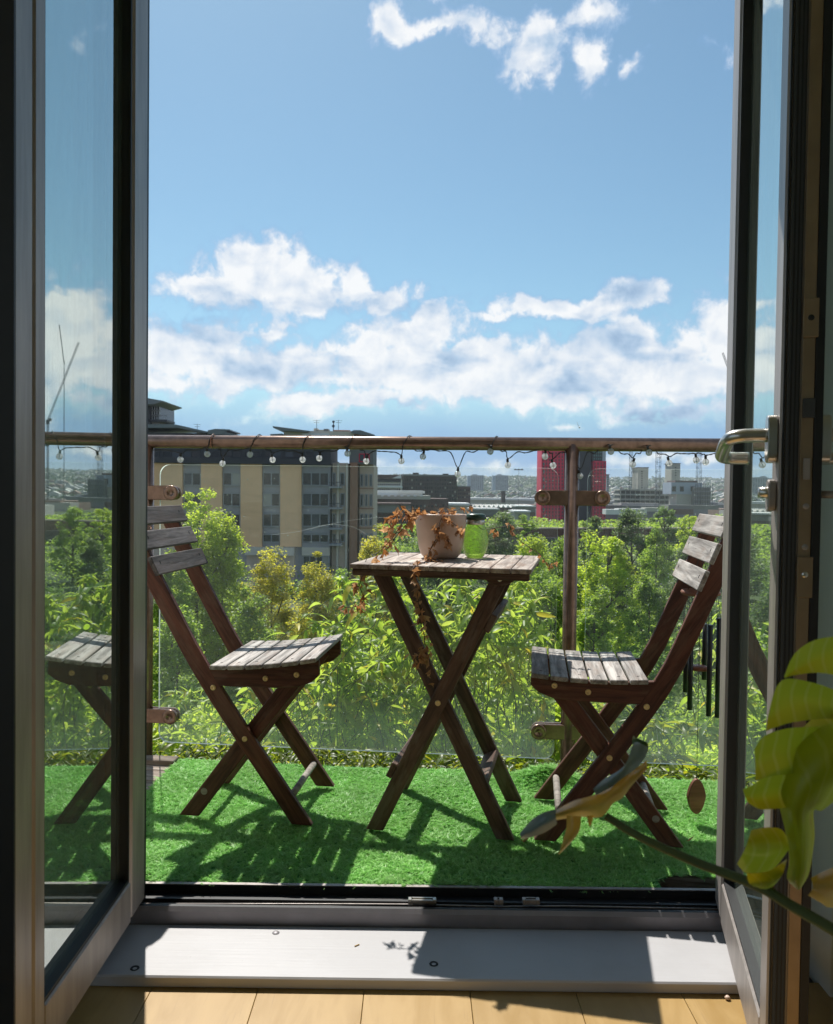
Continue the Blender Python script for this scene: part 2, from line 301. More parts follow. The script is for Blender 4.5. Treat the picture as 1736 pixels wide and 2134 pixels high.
def farglass_mat():
    m, g = new_mat('far_window_glass'); oi = g.n('ShaderNodeObjectInfo'); c = g.ramp(oi.outputs['Random'], [(0, (.012, .014, .022)), (.35, (.035, .03, .035)), (.6, (.05, .06, .08)), (.8, (.02, .022, .03)), (.93, (.34, .33, .30))], 'CONSTANT')
    finish(g, principled(g, c, .22, 0, .45).outputs[0]); return m
M['farglass'] = farglass_mat()

# ------------------------------------------------------------------ builders
def tag(o, label=None, cat=None, group=None, kind=None):
    for k, v in (('label', label), ('category', cat), ('group', group), ('kind', kind)):
        if v: o[k] = v
    return o
def link(name, me, mat=None, parent=None, loc=None, mw=None):
    o = bpy.data.objects.new(name, me); COL.objects.link(o)
    if mat is not None and not me.materials:
        for mm in (mat if isinstance(mat, (list, tuple)) else [mat]): me.materials.append(mm)
    if parent: o.parent = parent
    if mw is not None: o.matrix_local = mw
    elif loc is not None: o.location = loc
    return o
def empty(name, loc=(0, 0, 0), rz=0, label=None, cat=None, group=None, kind=None):
    o = bpy.data.objects.new(name, None); COL.objects.link(o); o.location = loc; o.rotation_euler = (0, 0, rz); o.empty_display_size = .1
    return tag(o, label, cat, group, kind)
def me_from(verts, faces, smooth=False, mats=None):
    me = bpy.data.meshes.new('m'); me.from_pydata([tuple(v) for v in verts], [], faces); me.update()
    if smooth: me.polygons.foreach_set('use_smooth', [True]*len(me.polygons))
    return me
class MB:
    def __init__(s): s.b = bmesh.new()
    def box(s, c, d, bev=0, rot=None):
        m = Matrix.Translation(Vector(c)) @ (rot.to_4x4() if rot is not None else Matrix()) @ Matrix.Diagonal((*d, 1))
        r = bmesh.ops.create_cube(s.b, size=1, matrix=m)
        if bev: bmesh.ops.bevel(s.b, geom=list({e for v in r['verts'] for e in v.link_edges}), offset=bev, segments=1, affect='EDGES')
        return s
    def prism(s, pts, a, b, axis='y', bev=0):
        def P(p, h): return (p[0], h, p[1]) if axis == 'y' else ((p[0], p[1], h) if axis == 'z' else (h, p[0], p[1]))
        A = [s.b.verts.new(P(p, a)) for p in pts]; B = [s.b.verts.new(P(p, b)) for p in pts]; n = len(pts)
        fs = [s.b.faces.new(A), s.b.faces.new(B[::-1])] + [s.b.faces.new((A[i], B[i], B[(i+1) % n], A[(i+1) % n])) for i in range(n)]
        bmesh.ops.recalc_face_normals(s.b, faces=fs)
        if bev: bmesh.ops.bevel(s.b, geom=[e for v in A+B for e in v.link_edges if e.is_valid][:0] or list({e for v in A+B for e in v.link_edges}), offset=bev, segments=1, affect='EDGES')
        return s
    def tube(s, path, r, seg=10, cap=True):
        path = [Vector(p) for p in path]; rings = []; up = None
        for i, p in enumerate(path):
            t = (path[min(i+1, len(path)-1)] - path[max(i-1, 0)]).normalized()
            if up is None: up = Vector((0, 0, 1)) if abs(t.z) < .9 else Vector((1, 0, 0))
            x = t.cross(up).normalized(); y = x.cross(t).normalized(); up = y
            rr = r(i/(len(path)-1)) if callable(r) else r
            rings.append([s.b.verts.new(p + (x*math.cos(k*2*math.pi/seg) + y*math.sin(k*2*math.pi/seg))*rr) for k in range(seg)])
        for a, b in zip(rings, rings[1:]):
            for k in range(seg): f = s.b.faces.new((a[k], a[(k+1) % seg], b[(k+1) % seg], b[k])); f.smooth = True
        if cap: s.b.faces.new(rings[0][::-1]); s.b.faces.new(rings[-1])
        return s
    def lathe(s, prof, seg=32, c=(0, 0, 0), fn=None):
        rings = []
        for (r, z) in prof:
            if r < 1e-6: rings.append([s.b.verts.new((c[0], c[1], c[2]+z))]); continue
            rings.append([])
            for k in range(seg):
                a = k*2*math.pi/seg; q = fn(r, z, a) if fn else r
                rings[-1].append(s.b.verts.new((c[0]+q*math.cos(a), c[1]+q*math.sin(a), c[2]+z)))
        for a, b in zip(rings, rings[1:]):
            for k in range(seg):
                k2 = (k+1) % seg
                if len(a) == 1 and len(b) > 1: f = s.b.faces.new((a[0], b[k2], b[k]))
                elif len(b) == 1 and len(a) > 1: f = s.b.faces.new((a[k], a[k2], b[0]))
                elif len(a) > 1: f = s.b.faces.new((a[k], a[k2], b[k2], b[k]))
                else: continue
                f.smooth = True
        bmesh.ops.recalc_face_normals(s.b, faces=s.b.faces)
        return s
    def mesh(s):
        me = bpy.data.meshes.new('m'); s.b.to_mesh(me); s.b.free(); return me
    def build(s, name, mat, parent=None, loc=None, mw=None): return link(name, s.mesh(), mat, parent, loc, mw)
def beam(name, p0, p1, w, t, mat, parent, side=(0, 1, 0), bev=.002):
    """a straight bar whose own x axis is its length; t is its thickness along `side`"""
    p0, p1 = Vector(p0), Vector(p1); x = (p1-p0); L = x.length; x.normalize(); y = Vector(side); y = (y - x*y.dot(x)).normalized(); z = x.cross(y)
    mw = Matrix((( x.x, y.x, z.x, (p0.x+p1.x)/2), (x.y, y.y, z.y, (p0.y+p1.y)/2), (x.z, y.z, z.z, (p0.z+p1.z)/2), (0, 0, 0, 1)))
    return MB().box((0, 0, 0), (L, t, w), bev).build(name, mat, parent, mw=mw)
def copy_tree(o, parent=None):
    c = o.copy(); COL.objects.link(c); c.parent = parent
    for ch in list(o.children): copy_tree(ch, c)
    return c
HAZE = True
# ================================================================== the room, the doorway and the balcony floor
YW0, YW1 = 1.50, 1.82                    # inner and outer face of the outer wall
XL, XR = -.631, .735                     # clear opening at the frame
HEAD = 2.25; ZB, ZF = -.035, -.058       # sill board and room floor heights
def struct(name, mb, mat, parent=None):
    o = mb.build(name, mat, parent)
    if parent is None: o['kind'] = 'structure'
    return o
fl = struct('floor', MB().box((.2, -.9, ZF-.06), (5.4, 5.2, .1)), M['darkwall'])
px0 = gz(315, 2063, ZF).x
pw = (gz(1416, 2063, ZF).x - px0)/5
me = MB().box((0, 0, 0), (pw-.0012, 1.9, .012), .0006).mesh()
for r_ in range(3):
    for k in range(-9, 14):
        x = px0 + (k+.5)*pw
        if -2.4 < x < 2.8: link('plank', me, M['floorwood'], fl, (x, 1.53+.02-.95-1.902*r_ - .0, ZF-.006))
struct('back_wall', MB().box((.2, -3.5, 1.1), (5.4, .12, 2.8)), M['wall'])
struct('left_wall', MB().box((-1.56, -2.85, 1.1), (.12, 1.3, 2.8)).box((-1.56, 1.35, 1.1), (.12, .3, 2.8)).box((-1.56, -.5, 0), (.12, 3.4, .3)).box((-1.56, -.5, 2.42), (.12, 3.4, .16)), M['wall'])   # unglazed opening added out of view to light the room from the left
rw = struct('right_wall', MB().box((.875, -.85, 1.1), (.12, 4.7, 2.8)), M['wall'])
MB().box((0, 0, 0), (.016, 4.5, .09), .003).build('skirting_board', M['white'], rw, (.807, -.85, ZF+.045))
struct('ceiling', MB().box((.2, -.9, 2.45), (5.4, 5.2, .1)), M['ceil'])
ow = struct('outer_wall', MB().box((-1.74, 1.66, 1.1), (2.06, .31, 2.6)).box((1.84, 1.66, 1.1), (2.06, .31, 2.6)).box((.05, 1.66, HEAD+.17), (1.52, .31, .3)), M['wall'])
for sx_, x in ((0, -1.74), (1, 1.84)):
    MB().box((0, 0, 0), (2.06, .02, 7.2)).build('outer_render', M['render_out'], ow, (x, 1.826, -1.5))
MB().box((0, 0, 0), (1.7, .02, 3.1)).build('outer_render', M['render_out'], ow, (.05, 1.828, HEAD+1.6))
# door frame with its threshold
fr = empty('door_frame', (0, 0, 0), 0, 'dark aluminium door frame and threshold around the open balcony doorway', 'door frame')
MB().box((0, 0, 0), (.05, .09, HEAD+.1), .002).build('jamb', M['gasket'], fr, (XL-.012, 1.775, HEAD/2))
MB().box((0, 0, 0), (.05, .09, HEAD+.1), .002).build('jamb', M['gasket'], fr, (XR+.012, 1.775, HEAD/2))
MB().box((0, 0, 0), (1.38, .09, .07), .002).build('head', M['alu'], fr, (.035, 1.775, HEAD+.03))
yA = gz(868, 1896, 0).y                   # inner lip of the threshold
# threshold profile, from the room outwards (y, z)
yf = gz(868, 1848, .0).y
th = [(yA-.004, ZB-.01), (yA-.004, -.008), (yA+.003, .0), (yA+.012, .0), (yA+.0125, -.014), (yA+.045, -.014), (yA+.046, -.006), (yA+.053, -.006), (yA+.054, -.016), (yf-.012, -.016), (yf-.011, .003), (yf, .003), (yf+.001, -.06), (yA, -.06)]
MB().prism(th[:3]+[(yA+.003, -.05), (yA-.002, -.05)], XL, XR, 'x').build('threshold_face', M['alu_sill'], fr)
MB().prism([(yA+.0032, -.05), (yA+.0032, .0)] + th[3:], XL, XR, 'x').build('threshold_track', M['gasket'], fr)
MB().prism([(yf-.0105, .0032), (yf-.0005, .0032), (yf-.0005, .0052), (yf-.0105, .0052)], XL, XR, 'x').build('threshold_lip', M['alu'], fr)
MB().tube([(XL+.02, yA+.03, -.011), (-.3, yA+.033, -.009), (-.15, yA+.04, -.011), (0, yA+.041, -.0105), (.2, yA+.04, -.012), (.34, yA+.04, -.009), (XR-.02, yA+.036, -.01)], .0022, 6).build('seal_strip', M['alu'], fr)
for px, w in ((880, .062), (1040, .02), (1108, .038)):
    c = gz(px, 1888, 0); o = MB().box((-w/2+.004, 0, 0), (.008, .014, .012), .001).box((w/2-.004, 0, 0), (.008, .014, .012), .001).box((0, -.005, .0), (w-.0165, .003, .011)).box((0, .0055, .0), (w-.0165, .003, .011)).box((0, 0, -.004), (w-.0165, .007, .003)).build('striker_plate', M['steel'] if px == 880 else M['alu'], fr, (c.x, c.y+.012, .0045))
# white sill board on the room side
ys0, ys1 = gz(868, 2041, ZB).y, yA-.006
sb = tag(MB().box((.04, (ys0+ys1)/2, (ZB+ZF)/2), (1.37, ys1-ys0, ZB-ZF), .003).build('sill_board', M['white']), kind='structure')
for px, py in ((281, 2018), (904, 2009)):
    c = gz(px, py, ZB); MB().lathe([(.0, -.0006), (.0035, -.0004), (.006, .0012), (.0085, .0012), (.009, .0003)], 20).build('screw_recess', M['nail'], sb, (c.x, c.y, ZB))
for px, py in ((575, 1944),):
    c = gz(px, py, ZB); MB().lathe([(0, .003), (.006, .002), (.008, .0002)], 12).build('filler_dab', M['alu_sill'], sb, (c.x, c.y, ZB))
c = gz(744, 1971, ZB); tag(MB().box((0, 0, .0012), (.012, .0022, .002), .0005, Matrix.Rotation(R(38), 3, 'Z')).build('wood_splinter', M['floorwood'], None, (c.x, c.y, ZB)), 'tiny pale wood splinter lying on the white sill board', 'splinter')
c = gz(1516, 2083, ZF); tag(MB().lathe([(0, 0), (.004, .001), (.0055, .004), (.003, .007), (0, .0075)], 10).build('pebble', M['potclay'], None, (c.x, c.y, ZF)), 'small pale pebble on the wooden floor by the right door leaf', 'pebble')

# ------------------------------------------------------------------ door leaves
def leaf(name, label, hinge, ang, width, stile, near, side, z0=.006, H=2.22):
    """local x runs from the hinge to the free edge, local y = +side is the face that looks into the opening"""
    r = empty(name, (hinge[0], hinge[1], 0), ang, label, 'door')
    T = .058; s = side
    def yb(a, b): return (s*a, s*b)
    def vert(nm, x0, x1, d0, d1, mat, za=z0, zb=H, bev=.003):
        MB().box(((x0+x1)/2, s*(d0+d1)/2, (za+zb)/2), (x1-x0, abs(d1-d0), zb-za), bev).build(nm, mat, r)
    # d = depth from the opening-side face (0) to the back (T), measured against `side`
    vert('stile', 0, stile, 0, -T, M['alu'], bev=.008)
    vert('stile', width-near, width, 0, -T, M['alu'], bev=.004)
    MB().prism([(stile, z0), (width-near, z0), (width-near, z0+.085), (stile, z0+.085)], min(0, -s*T), max(0, -s*T), 'y', .003).build('bottom_rail', M['alu'], r)
    MB().prism([(stile, H-.085), (width-near, H-.085), (width-near, H), (stile, H)], min(0, -s*T), max(0, -s*T), 'y', .003).build('top_rail', M['alu'], r)
    # rubber seal round the pane, then the pane itself, two sheets
    for x0, x1, za, zb in ((stile, stile+.006, z0+.085, H-.085), (width-near-.006, width-near, z0+.085, H-.085)):
        vert('glazing_seal', x0, x1, -.004, -.03, M['gasket'], za, zb, 0)
    for za in (z0+.085, H-.091): vert('glazing_seal', stile+.006, width-near-.006, -.004, -.03, M['gasket'], za, za+.006, 0)
    me = me_from([(stile+.006, -s*.022, z0+.091), (width-near-.006, -s*.022, z0+.091), (width-near-.006, -s*.022, H-.091), (stile+.006, -s*.022, H-.091)], [(0, 1, 2, 3)])
    link('pane', me, M['doorglass'], r)
    me = me_from([(stile+.006, -s*.042, z0+.091), (width-near-.006, -s*.042, z0+.091), (width-near-.006, -s*.042, H-.091), (stile+.006, -s*.042, H-.091)], [(0, 1, 2, 3)])
    link('pane', me, M['doorglass'], r)
    return r, T
def ang_to(h, e): return math.atan2(e[1]-h[1], e[0]-h[0])
# left leaf, opening-side face looks towards +x
hL = (-.584, 1.715); eL = (-.5745, 1.19)
LW = math.dist(hL, eL)
lf, T = leaf('door_leaf', 'left glazed door leaf opened inwards, grey frame with a wide grooved free edge', hL, ang_to(hL, eL), LW, .092, .038, 1)
MB().box((LW+.0305, -.026, 1.113), (.055, .05, 2.21), .003).build('astragal_strip', M['alu'], lf)
MB().box((LW+.0605, -.029, 1.113), (.005, .058, 2.21)).build('edge_shade', M['gasket'], lf)  # black strip added for the shade on the backlit leaf edge
MB().box((LW+.0015, -.030, 1.113), (.003, .044, 2.20)).build('groove_seal', M['gasket'], lf)
MB().box((-.008, -.03, 1.1), (.016, .05, 2.2), .002).build('hinge_seal', M['gasket'], lf)
# right leaf, opening-side face looks towards -x
hR = (.676, 1.745); eR = (.5335, 1.168)
RW = math.dist(hR, eR)
rf, T = leaf('door_leaf', 'right glazed door leaf opened inwards with lever handle and lock on its free edge', hR, ang_to(hR, eR), RW, .098, .055, -1)
MB().box((-.006, .03, 1.1), (.012, .05, 2.2), .002).build('hinge_seal', M['gasket'], rf)
# free edge of the right leaf: rubber ribs, lock faceplate, keeps
E = RW
for y, w in ((.004, .003), (.013, .002), (.0185, .002), (.0235, .0015)):
    MB().box((0, 0, 0), (.004, w, 2.2)).build('edge_rib', M['gasket'], rf, (E+.0015, y, 1.11))
MB().box((0, 0, 0), (.003, .018, 2.2)).build('edge_channel', M['darkwall'], rf, (E+.0012, .016, 1.11))
MB().box((0, 0, 0), (.0025, .017, 2.2), .0008).build('lock_faceplate', M['lockplate'], rf, (E+.0014, .036, 1.11))
MB().box((0, 0, 0), (.003, .012, 2.2)).build('edge_channel', M['gasket'], rf, (E+.0012, .051, 1.11))
def ez(py): return EYE.z + (1037-py)/F_PX*1.16
def plate(nm, y0, y1, yc, w, mat, x=.003): return MB().box((0, 0, 0), (.004, w, ez(y0)-ez(y1)), .0008).build(nm, mat, rf, (E+x, yc, (ez(y0)+ez(y1))/2))
p = plate('keep_plate', 1160, 1245, .037, .021, M['lockplate'], .005); MB().lathe([(0, .0012), (.003, .001), (.0045, .0)], 12).build('screw', M['steel'], p, mw=Matrix.Translation((.002, 0, .004)) @ Matrix.Rotation(R(90), 4, 'Y'))
p = plate('keep_plate', 626, 706, .037, .021, M['lockplate'], .005); MB().lathe([(0, .0012), (.003, .001), (.0045, .0)], 12).build('screw', M['nail'], p, mw=Matrix.Translation((.002, 0, 0)) @ Matrix.Rotation(R(90), 4, 'Y'))
plate('latch', 832, 872, .037, .017, M['darkwall'], .006); plate('dead_bolt', 955, 1000, .036, .009, M['alu'], .006)
for py in (1055, 1140): MB().lathe([(0, .0012), (.003, .001), (.0045, .0)], 12).build('screw', M['alu'], rf, mw=Matrix.Translation((E+.003, .037, ez(py))) @ Matrix.Rotation(R(90), 4, 'Y'))
# outer lever handle (towards the opening) and the inner one
def oval(w, h, n=24): return [(w*math.cos(a), h*math.sin(a)) if False else (w*math.copysign(abs(math.cos(a))**.7, math.cos(a)), h*math.copysign(abs(math.sin(a))**.5, math.sin(a))) for a in [k*2*math.pi/n for k in range(n)]]
def handle(sgn, y0):
    hz_ = .992
    hr = MB().prism([(x+E-.022, z+hz_) for x, z in oval(.014, .036)], y0, y0+sgn*.014, 'y', .0015).build('handle_rosette', M['steel'], rf)
    y1 = y0+sgn*.014
    path = [(E-.022, y1, hz_+.006), (E-.022, y1+sgn*.02, hz_+.006), (E-.022, y1+sgn*.036, hz_+.005), (E-.027, y1+sgn*.047, hz_+.003), (E-.04, y1+sgn*.053, hz_-.002), (E-.09, y1+sgn*.053, hz_-.016), (E-.112, y1+sgn*.051, hz_-.021), (E-.122, y1+sgn*.043, hz_-.023), (E-.125, y1+sgn*.03, hz_-.024), (E-.125, y1+sgn*.008, hz_-.024)]
    P = [Vector(p) for p in path]; fine = []
    for i in range(len(P)-1):
        a, b, c_, d = P[max(i-1, 0)], P[i], P[i+1], P[min(i+2, len(P)-1)]
        for k in range(4):
            t = k/4; fine.append(.5*((2*b)+(-a+c_)*t+(2*a-5*b+4*c_-d)*t*t+(-a+3*b-3*c_+d)*t**3))
    fine.append(P[-1]); MB().tube(fine, .0105, 16).build('handle_lever', M['steel'], rf)
handle(-1, -.0005); handle(1, T+.0005)
cyl = MB().prism([(x+E-.022, z+.908) for x, z in oval(.013, .024)], -.012, -.0005, 'y', .002).build('lock_escutcheon', M['alu'], rf)
MB().lathe([(0, .012), (.008, .012), (.0085, 0)], 16).build('lock_cylinder', M['steel'], cyl, mw=Matrix.Translation((E-.022, -.012, .912)) @ Matrix.Rotation(R(90), 4, 'X'))
MB().tube([(E-.022, T+.001, .91), (E-.022, T+.035, .91)], .006, 10).build('thumb_turn', M['alu'], rf)

# ------------------------------------------------------------------ balcony deck
e0, e1 = gz(370, 1582, 0), gz(1500, 1628, 0); esl = (e1.y-e0.y)/(e1.x-e0.x)
def edge_y(x): return e0.y + esl*(x-e0.x)
X0, X1 = -2.3, 2.2
dk = tag(link('balcony_deck', me_from([(X0, yf, -.27), (X1, yf, -.27), (X1, edge_y(X1)-.02, -.27), (X0, edge_y(X0)-.02, -.27), (X0, yf, -.035), (X1, yf, -.035), (X1, edge_y(X1)-.02, -.035), (X0, edge_y(X0)-.02, -.035)],
    [(0, 3, 2, 1), (4, 5, 6, 7), (0, 1, 5, 4), (1, 2, 6, 5), (2, 3, 7, 6), (3, 0, 4, 7)]), M['darkwall']), kind='structure')
th_ = math.atan(esl); bw = .094
for k in range(9):
    yc = -bw*(k+.5)/math.cos(th_)
    x0, x1 = X0+.02, X1-.02; xm = (x0+x1)/2
    y = edge_y(xm)+yc
    me = MB().box((0, 0, 0), ((x1-x0), bw-.006, .026), .002).mesh()
    if y > yf+.1: link('board', me, M['deckwood'], dk, mw=Matrix.Translation((xm, y, -.018)) @ Matrix.Rotation(th_, 4, 'Z'))
MB().box((0, 0, 0), (.115, .05, .016), .002).build('board_offcut', M['deckwood'], dk, mw=Matrix.Translation((gz(348, 1577, 0).x-.01, edge_y(-.85)-.03, .004)) @ Matrix.Rotation(th_, 4, 'Z'))

# artificial grass: one rolled-out carpet of very many blades
def hump(x, y):                          # the mat rides up over the foot of the post
    c = gz(1135, 1612, 0); h = .05*np.exp(-(((x-c.x)/.085)**2 + ((y-(edge_y(c.x)-.06))/.055)**2))
    return h + .004*np.sin(x*9+1)*np.sin(y*11)
GX0, GX1 = gz(370, 1582, 0).x, 1.45
N = 420000
x = rng.uniform(GX0, GX1, N); y = yf+.004 + rng.random(N)*(e0.y+esl*(x-e0.x) - .012 + .012*np.sin(x*7) - yf - .004)
cx_, cy_ = gz(1440, 1850, 0).x, gz(1440, 1850, 0).y
keep = ((x-cx_)/.085)**2 + ((y-cy_)/.055)**2 > 1 + .1*np.sin(x*90)
x, y = x[keep], y[keep]; n = len(x)
z = hump(x, y); a = rng.uniform(0, 2*np.pi, n); h = rng.uniform(.004, .010, n); w = rng.uniform(.0013, .0028, n)
ci = (np.floor(x/.006 + .35*np.sin(y*400)).astype(int)*7919 + np.floor(y/.006 + .35*np.sin(x*330)).astype(int)*104729) % 4096
ct = rng.normal(0, .011, (4096, 2)); chh = rng.uniform(.55, 1.25, 4096); h = h*chh[ci]
lean = rng.normal(0, .0035, (n, 2)) + ct[ci] + np.stack([.002*np.sin(x*31+y*17), -.002*np.ones(n)], 1)
V = np.zeros((n, 3, 3)); dx, dy = np.cos(a)*w, np.sin(a)*w
V[:, 0] = np.stack([x-dx, y-dy, z], 1); V[:, 1] = np.stack([x+dx, y+dy, z], 1); V[:, 2] = np.stack([x+lean[:, 0], y+lean[:, 1], z+h], 1)
def tri_mesh(V, k, smooth=False):
    """V: (n, k, 3) polygons of k corners"""
    n = V.shape[0]; me = bpy.data.meshes.new('m'); me.vertices.add(n*k); me.vertices.foreach_set('co', V.reshape(-1).astype(np.float32))
    me.loops.add(n*k); me.loops.foreach_set('vertex_index', np.arange(n*k, dtype=np.int32)); me.polygons.add(n)
    me.polygons.foreach_set('loop_start', np.arange(0, n*k, k, dtype=np.int32)); me.polygons.foreach_set('loop_total', np.full(n, k, dtype=np.int32))
    me.update(calc_edges=True); return me
gc = tag(link('artificial_grass', tri_mesh(V, 3), M['grass']), 'bright green artificial grass carpet covering the balcony floor', 'artificial grass', kind='stuff')
vs, fs = [], []; NX, NY = 90, 30
for j in range(NY+1):
    for i in range(NX+1):
        xx = GX0+.004 + (GX1-GX0-.008)*i/NX; yy = yf+.003 + (edge_y(xx)-.014-yf)*j/NY; vs.append((xx, yy, float(hump(xx, yy))+.0006))
for j in range(NY):
    for i in range(NX):
        q = j*(NX+1)+i; c = vs[q]
        if ((c[0]-cx_)/.085)**2 + ((c[1]-cy_)/.055)**2 > 1: fs.append((q, q+1, q+NX+2, q+NX+1))
o = link('backing', me_from(vs, fs, True), M['grassback'], gc)
for px, py in ((1172, 1675), (1448, 1748), (1102, 1752), (1130, 1660)):
    pass

# ------------------------------------------------------------------ balustrade
P1, P2 = gy(350, 908, 2.755), gy(1130, 912, 2.635); rdir = Vector((P2.x-P1.x, P2.y-P1.y, 0)).normalized()
RZ = 1.0945-.0225                         # centre height of the tube
def rp(xx, z, off=0): t = (xx-P1.x)/rdir.x; return Vector((xx + off*rdir.y, P1.y + rdir.y*t - off*rdir.x, z))      # off > 0: towards the room
def rail_x(px):                           # x on the rail line seen at column px
    d = ray(px, 1000); t = (P1.y - rdir.y/rdir.x*P1.x)/(d.y - rdir.y/rdir.x*d.x); return d.x*t
bal = empty('balustrade', (0, 0, 0), 0, 'brown metal balcony railing with round handrail, posts and glass panels', 'railing')
xa, xb = rail_x(318)-.02, rail_x(1700)
MB().tube([rp(-2.2, RZ), rp(xb+.6, RZ)], .0225, 24).build('handrail', M['railmetal'], bal)
xm_ = rail_x(1192); xl_ = rail_x(306)
for xx in (xl_, xm_, xm_+(xm_-xl_), xl_-(xm_-xl_)):
    if xx > 2.4 or xx < -2.2: continue
    MB().tube([rp(xx, -.25), rp(xx, RZ)], .0235, 20).build('post', M['railmetal'], bal)
def zr(px, py): p = rp(rail_x(px), 0); d = ray(px, py); return EYE.z + d.z*p.y/d.y
ztop, zbot = zr(760, 972), zr(760, 1564)
def panel(x0, x1):
    r = .035; off = .0; pts = []
    L0 = (x0-P1.x)/rdir.x; L1 = (x1-P1.x)/rdir.x
    for (cx0, cz0, a0) in ((L1-r, ztop-r, 0), (L0+r, ztop-r, 90), (L0+r, zbot+r, 180), (L1-r, zbot+r, 270)):
        for k in range(6): a = R(a0+k*18); pts.append((cx0+r*math.cos(a), cz0+r*math.sin(a)))
    n = len(pts); T2 = .005; vs = []
    for s_ in (-T2, T2):
        for (l, z) in pts: vs.append((P1.x+rdir.x*l - s_*rdir.y, P1.y+rdir.y*l + s_*rdir.x, z))
    me = me_from(vs, [tuple(range(n)), tuple(range(2*n-1, n-1, -1))] + [(i, (i+1) % n, n+(i+1) % n, n+i) for i in range(n)])
    o = link('glass_panel', me, [M['railglass'], M['glassedge']], bal)
    for i, p in enumerate(o.data.polygons): p.material_index = 0 if i < 2 else 1
    return o
panel(rail_x(334), rail_x(1164)); panel(rail_x(1225), rail_x(1225)+ (rail_x(1164)-rail_x(334))); panel(rail_x(334)-.06-1.25, rail_x(334)-.07)
zc = (zr(1130, 1037), zr(1128, 1521))
def clamp(xp, sgn, z):
    L = rail_x(1130)-rail_x(1192); L = abs(L)*1.0
    a, b = rp(xp, z, .004), rp(xp+sgn*L, z, .004); mid = (a+b)/2
    x = Vector((rdir.x, rdir.y, 0))
    pts = [(-.0*L, -.025), (L, -.025)] + [(L+.025*math.cos(t), .025*math.sin(t)) for t in [R(-75+15*k) for k in range(11)]] + [(L, .025), (0, .025)]
    if sgn < 0: pts = [(-p[0], p[1]) for p in pts][::-1]
    mw = Matrix(((rdir.x, -rdir.y, 0, a.x), (rdir.y, rdir.x, 0, a.y), (0, 0, 1, z), (0, 0, 0, 1)))
    c = MB().prism(pts, -.016, -.0055, 'y', .002).prism(pts, .0055, .016, 'y', .002).build('clamp_bar', M['railmetal'], bal, mw=mw)
    dmw = Matrix.Translation((sgn*L, -.016, 0)) @ Matrix.Rotation(R(90), 4, 'X')
    d = MB().lathe([(.0255, 0), (.026, .006), (.024, .0085), (.009, .0085), (.0085, .006), (.0035, .006), (0, .003)], 28).build('clamp_disc', M['railmetal'], c, mw=dmw)
for xp, sg in ((xm_, -1), (xm_, 1), (xl_, 1), (xl_, -1), (2*xm_-xl_, -1)):
    for z in zc: clamp(xp, sg, z)

# ------------------------------------------------------------------ string lights wound round the handrail
sl_ = empty('string_lights', (0, 0, 0), 0, 'string of small clear globe lights wound around the handrail', 'string lights')
BUL = [(438, 947), (463, 966), (526, 948), (567, 958), (631, 958), (665, 955), (727, 946), (763, 961), (837, 961), (881.5, 952), (954, 988), (1021, 942), (1058, 969), (1135, 951), (1152, 970), (1207.5, 992), (1269, 942), (1316, 968), (1347.5, 944), (1394, 965), (1449, 959), (1469, 963)]
extra = [(120, 950), (150, 962), (230, 960), (262, 948), (380, 958), (1530, 965), (1552, 950), (1590, 960), (1640, 958)]
first = None
def make_bulb(loc, front):
    global first
    if first is None:
        me1 = MB().lathe([(0, -.0115)] + [(.0115*math.cos(a), .0115*math.sin(a)) for a in [R(-75+15*k) for k in range(11)]] + [(.003, .0125)], 16).mesh()
        for v in me1.vertices:
            k = .93+.07*math.sin(v.co.x*1900)*math.sin(v.co.y*1700+v.co.z*1500); v.co = v.co*k
        me2 = MB().tube([(0, 0, .010), (0, 0, .021)], .0042, 8).mesh(); me3 = MB().tube([(0, 0, -.004), (.001, 0, .003), (0, 0, .010)], .0016, 6).mesh(); first = (me1, me2, me3)
    b = link('bulb', first[0], M['bulb'], sl_, loc); b.rotation_euler = (random.uniform(-.25, .25), random.uniform(-.3, .3), random.uniform(0, 3))
    link('cap', first[1], M['wire'], b); link('filament', first[2], M['steel'], b)
    return b
wpts = []
for (px, py) in sorted(BUL + extra):
    xx = rail_x(px); high = py < 953 and random.random() < .6
    off = .030 if py < 950 else random.uniform(-.006, .02)
    z = zr(px, py); p = rp(xx, z, off); make_bulb(p, True); wpts.append((p + Vector((0, 0, .021)), py))
# the wire: alternately over the top of the rail and below it
path = []
def around(xx, deg, r=.0255): a = R(deg); return rp(xx, RZ + r*math.cos(a), r*math.sin(a))   # 0 = top, 90 = room side, 180 = below
WR = {438, 526, 631, 727, 837, 1021}
srt = sorted(BUL+extra)
for i, (px, py) in enumerate(srt):
    p = wpts[i][0]
    path.append(p); 
    if i+1 < len(srt):
        nx = srt[i+1][0]; x0_, x1_ = p.x, rail_x(nx); q = wpts[i+1][0]
        if px in WR:
            for k, (f, dg) in enumerate(((.08, 120), (.22, 70), (.34, 25), (.45, -30), (.52, -90), (.6, -150), (.68, -185))): path.append(around(x0_+(min(x1_, x0_+.12)-x0_)*f, dg))
            path.append(rp(x0_*.1+x1_*.9, RZ-.027, .004))
        else:
            drop = .012 if px != 881.5 else .0
            path.append(rp(x0_*.75+x1_*.25, max(p.z, RZ-.03)+.002, .012)); path.append(rp((x0_+x1_)/2, RZ-.026-drop*.3, .010)); path.append(rp(x0_*.2+x1_*.8, max(q.z, RZ-.031)+.0, .012))
fine = []
for i in range(len(path)-1):
    a, b, c_, d = path[max(i-1, 0)], path[i], path[i+1], path[min(i+2, len(path)-1)]
    for k in range(4): t = k/4; fine.append(.5*((2*b)+(-a+c_)*t+(2*a-5*b+4*c_-d)*t*t+(-a+3*b-3*c_+d)*t**3))
MB().tube(fine, .0014, 5).build('wire', M['wire'], sl_)
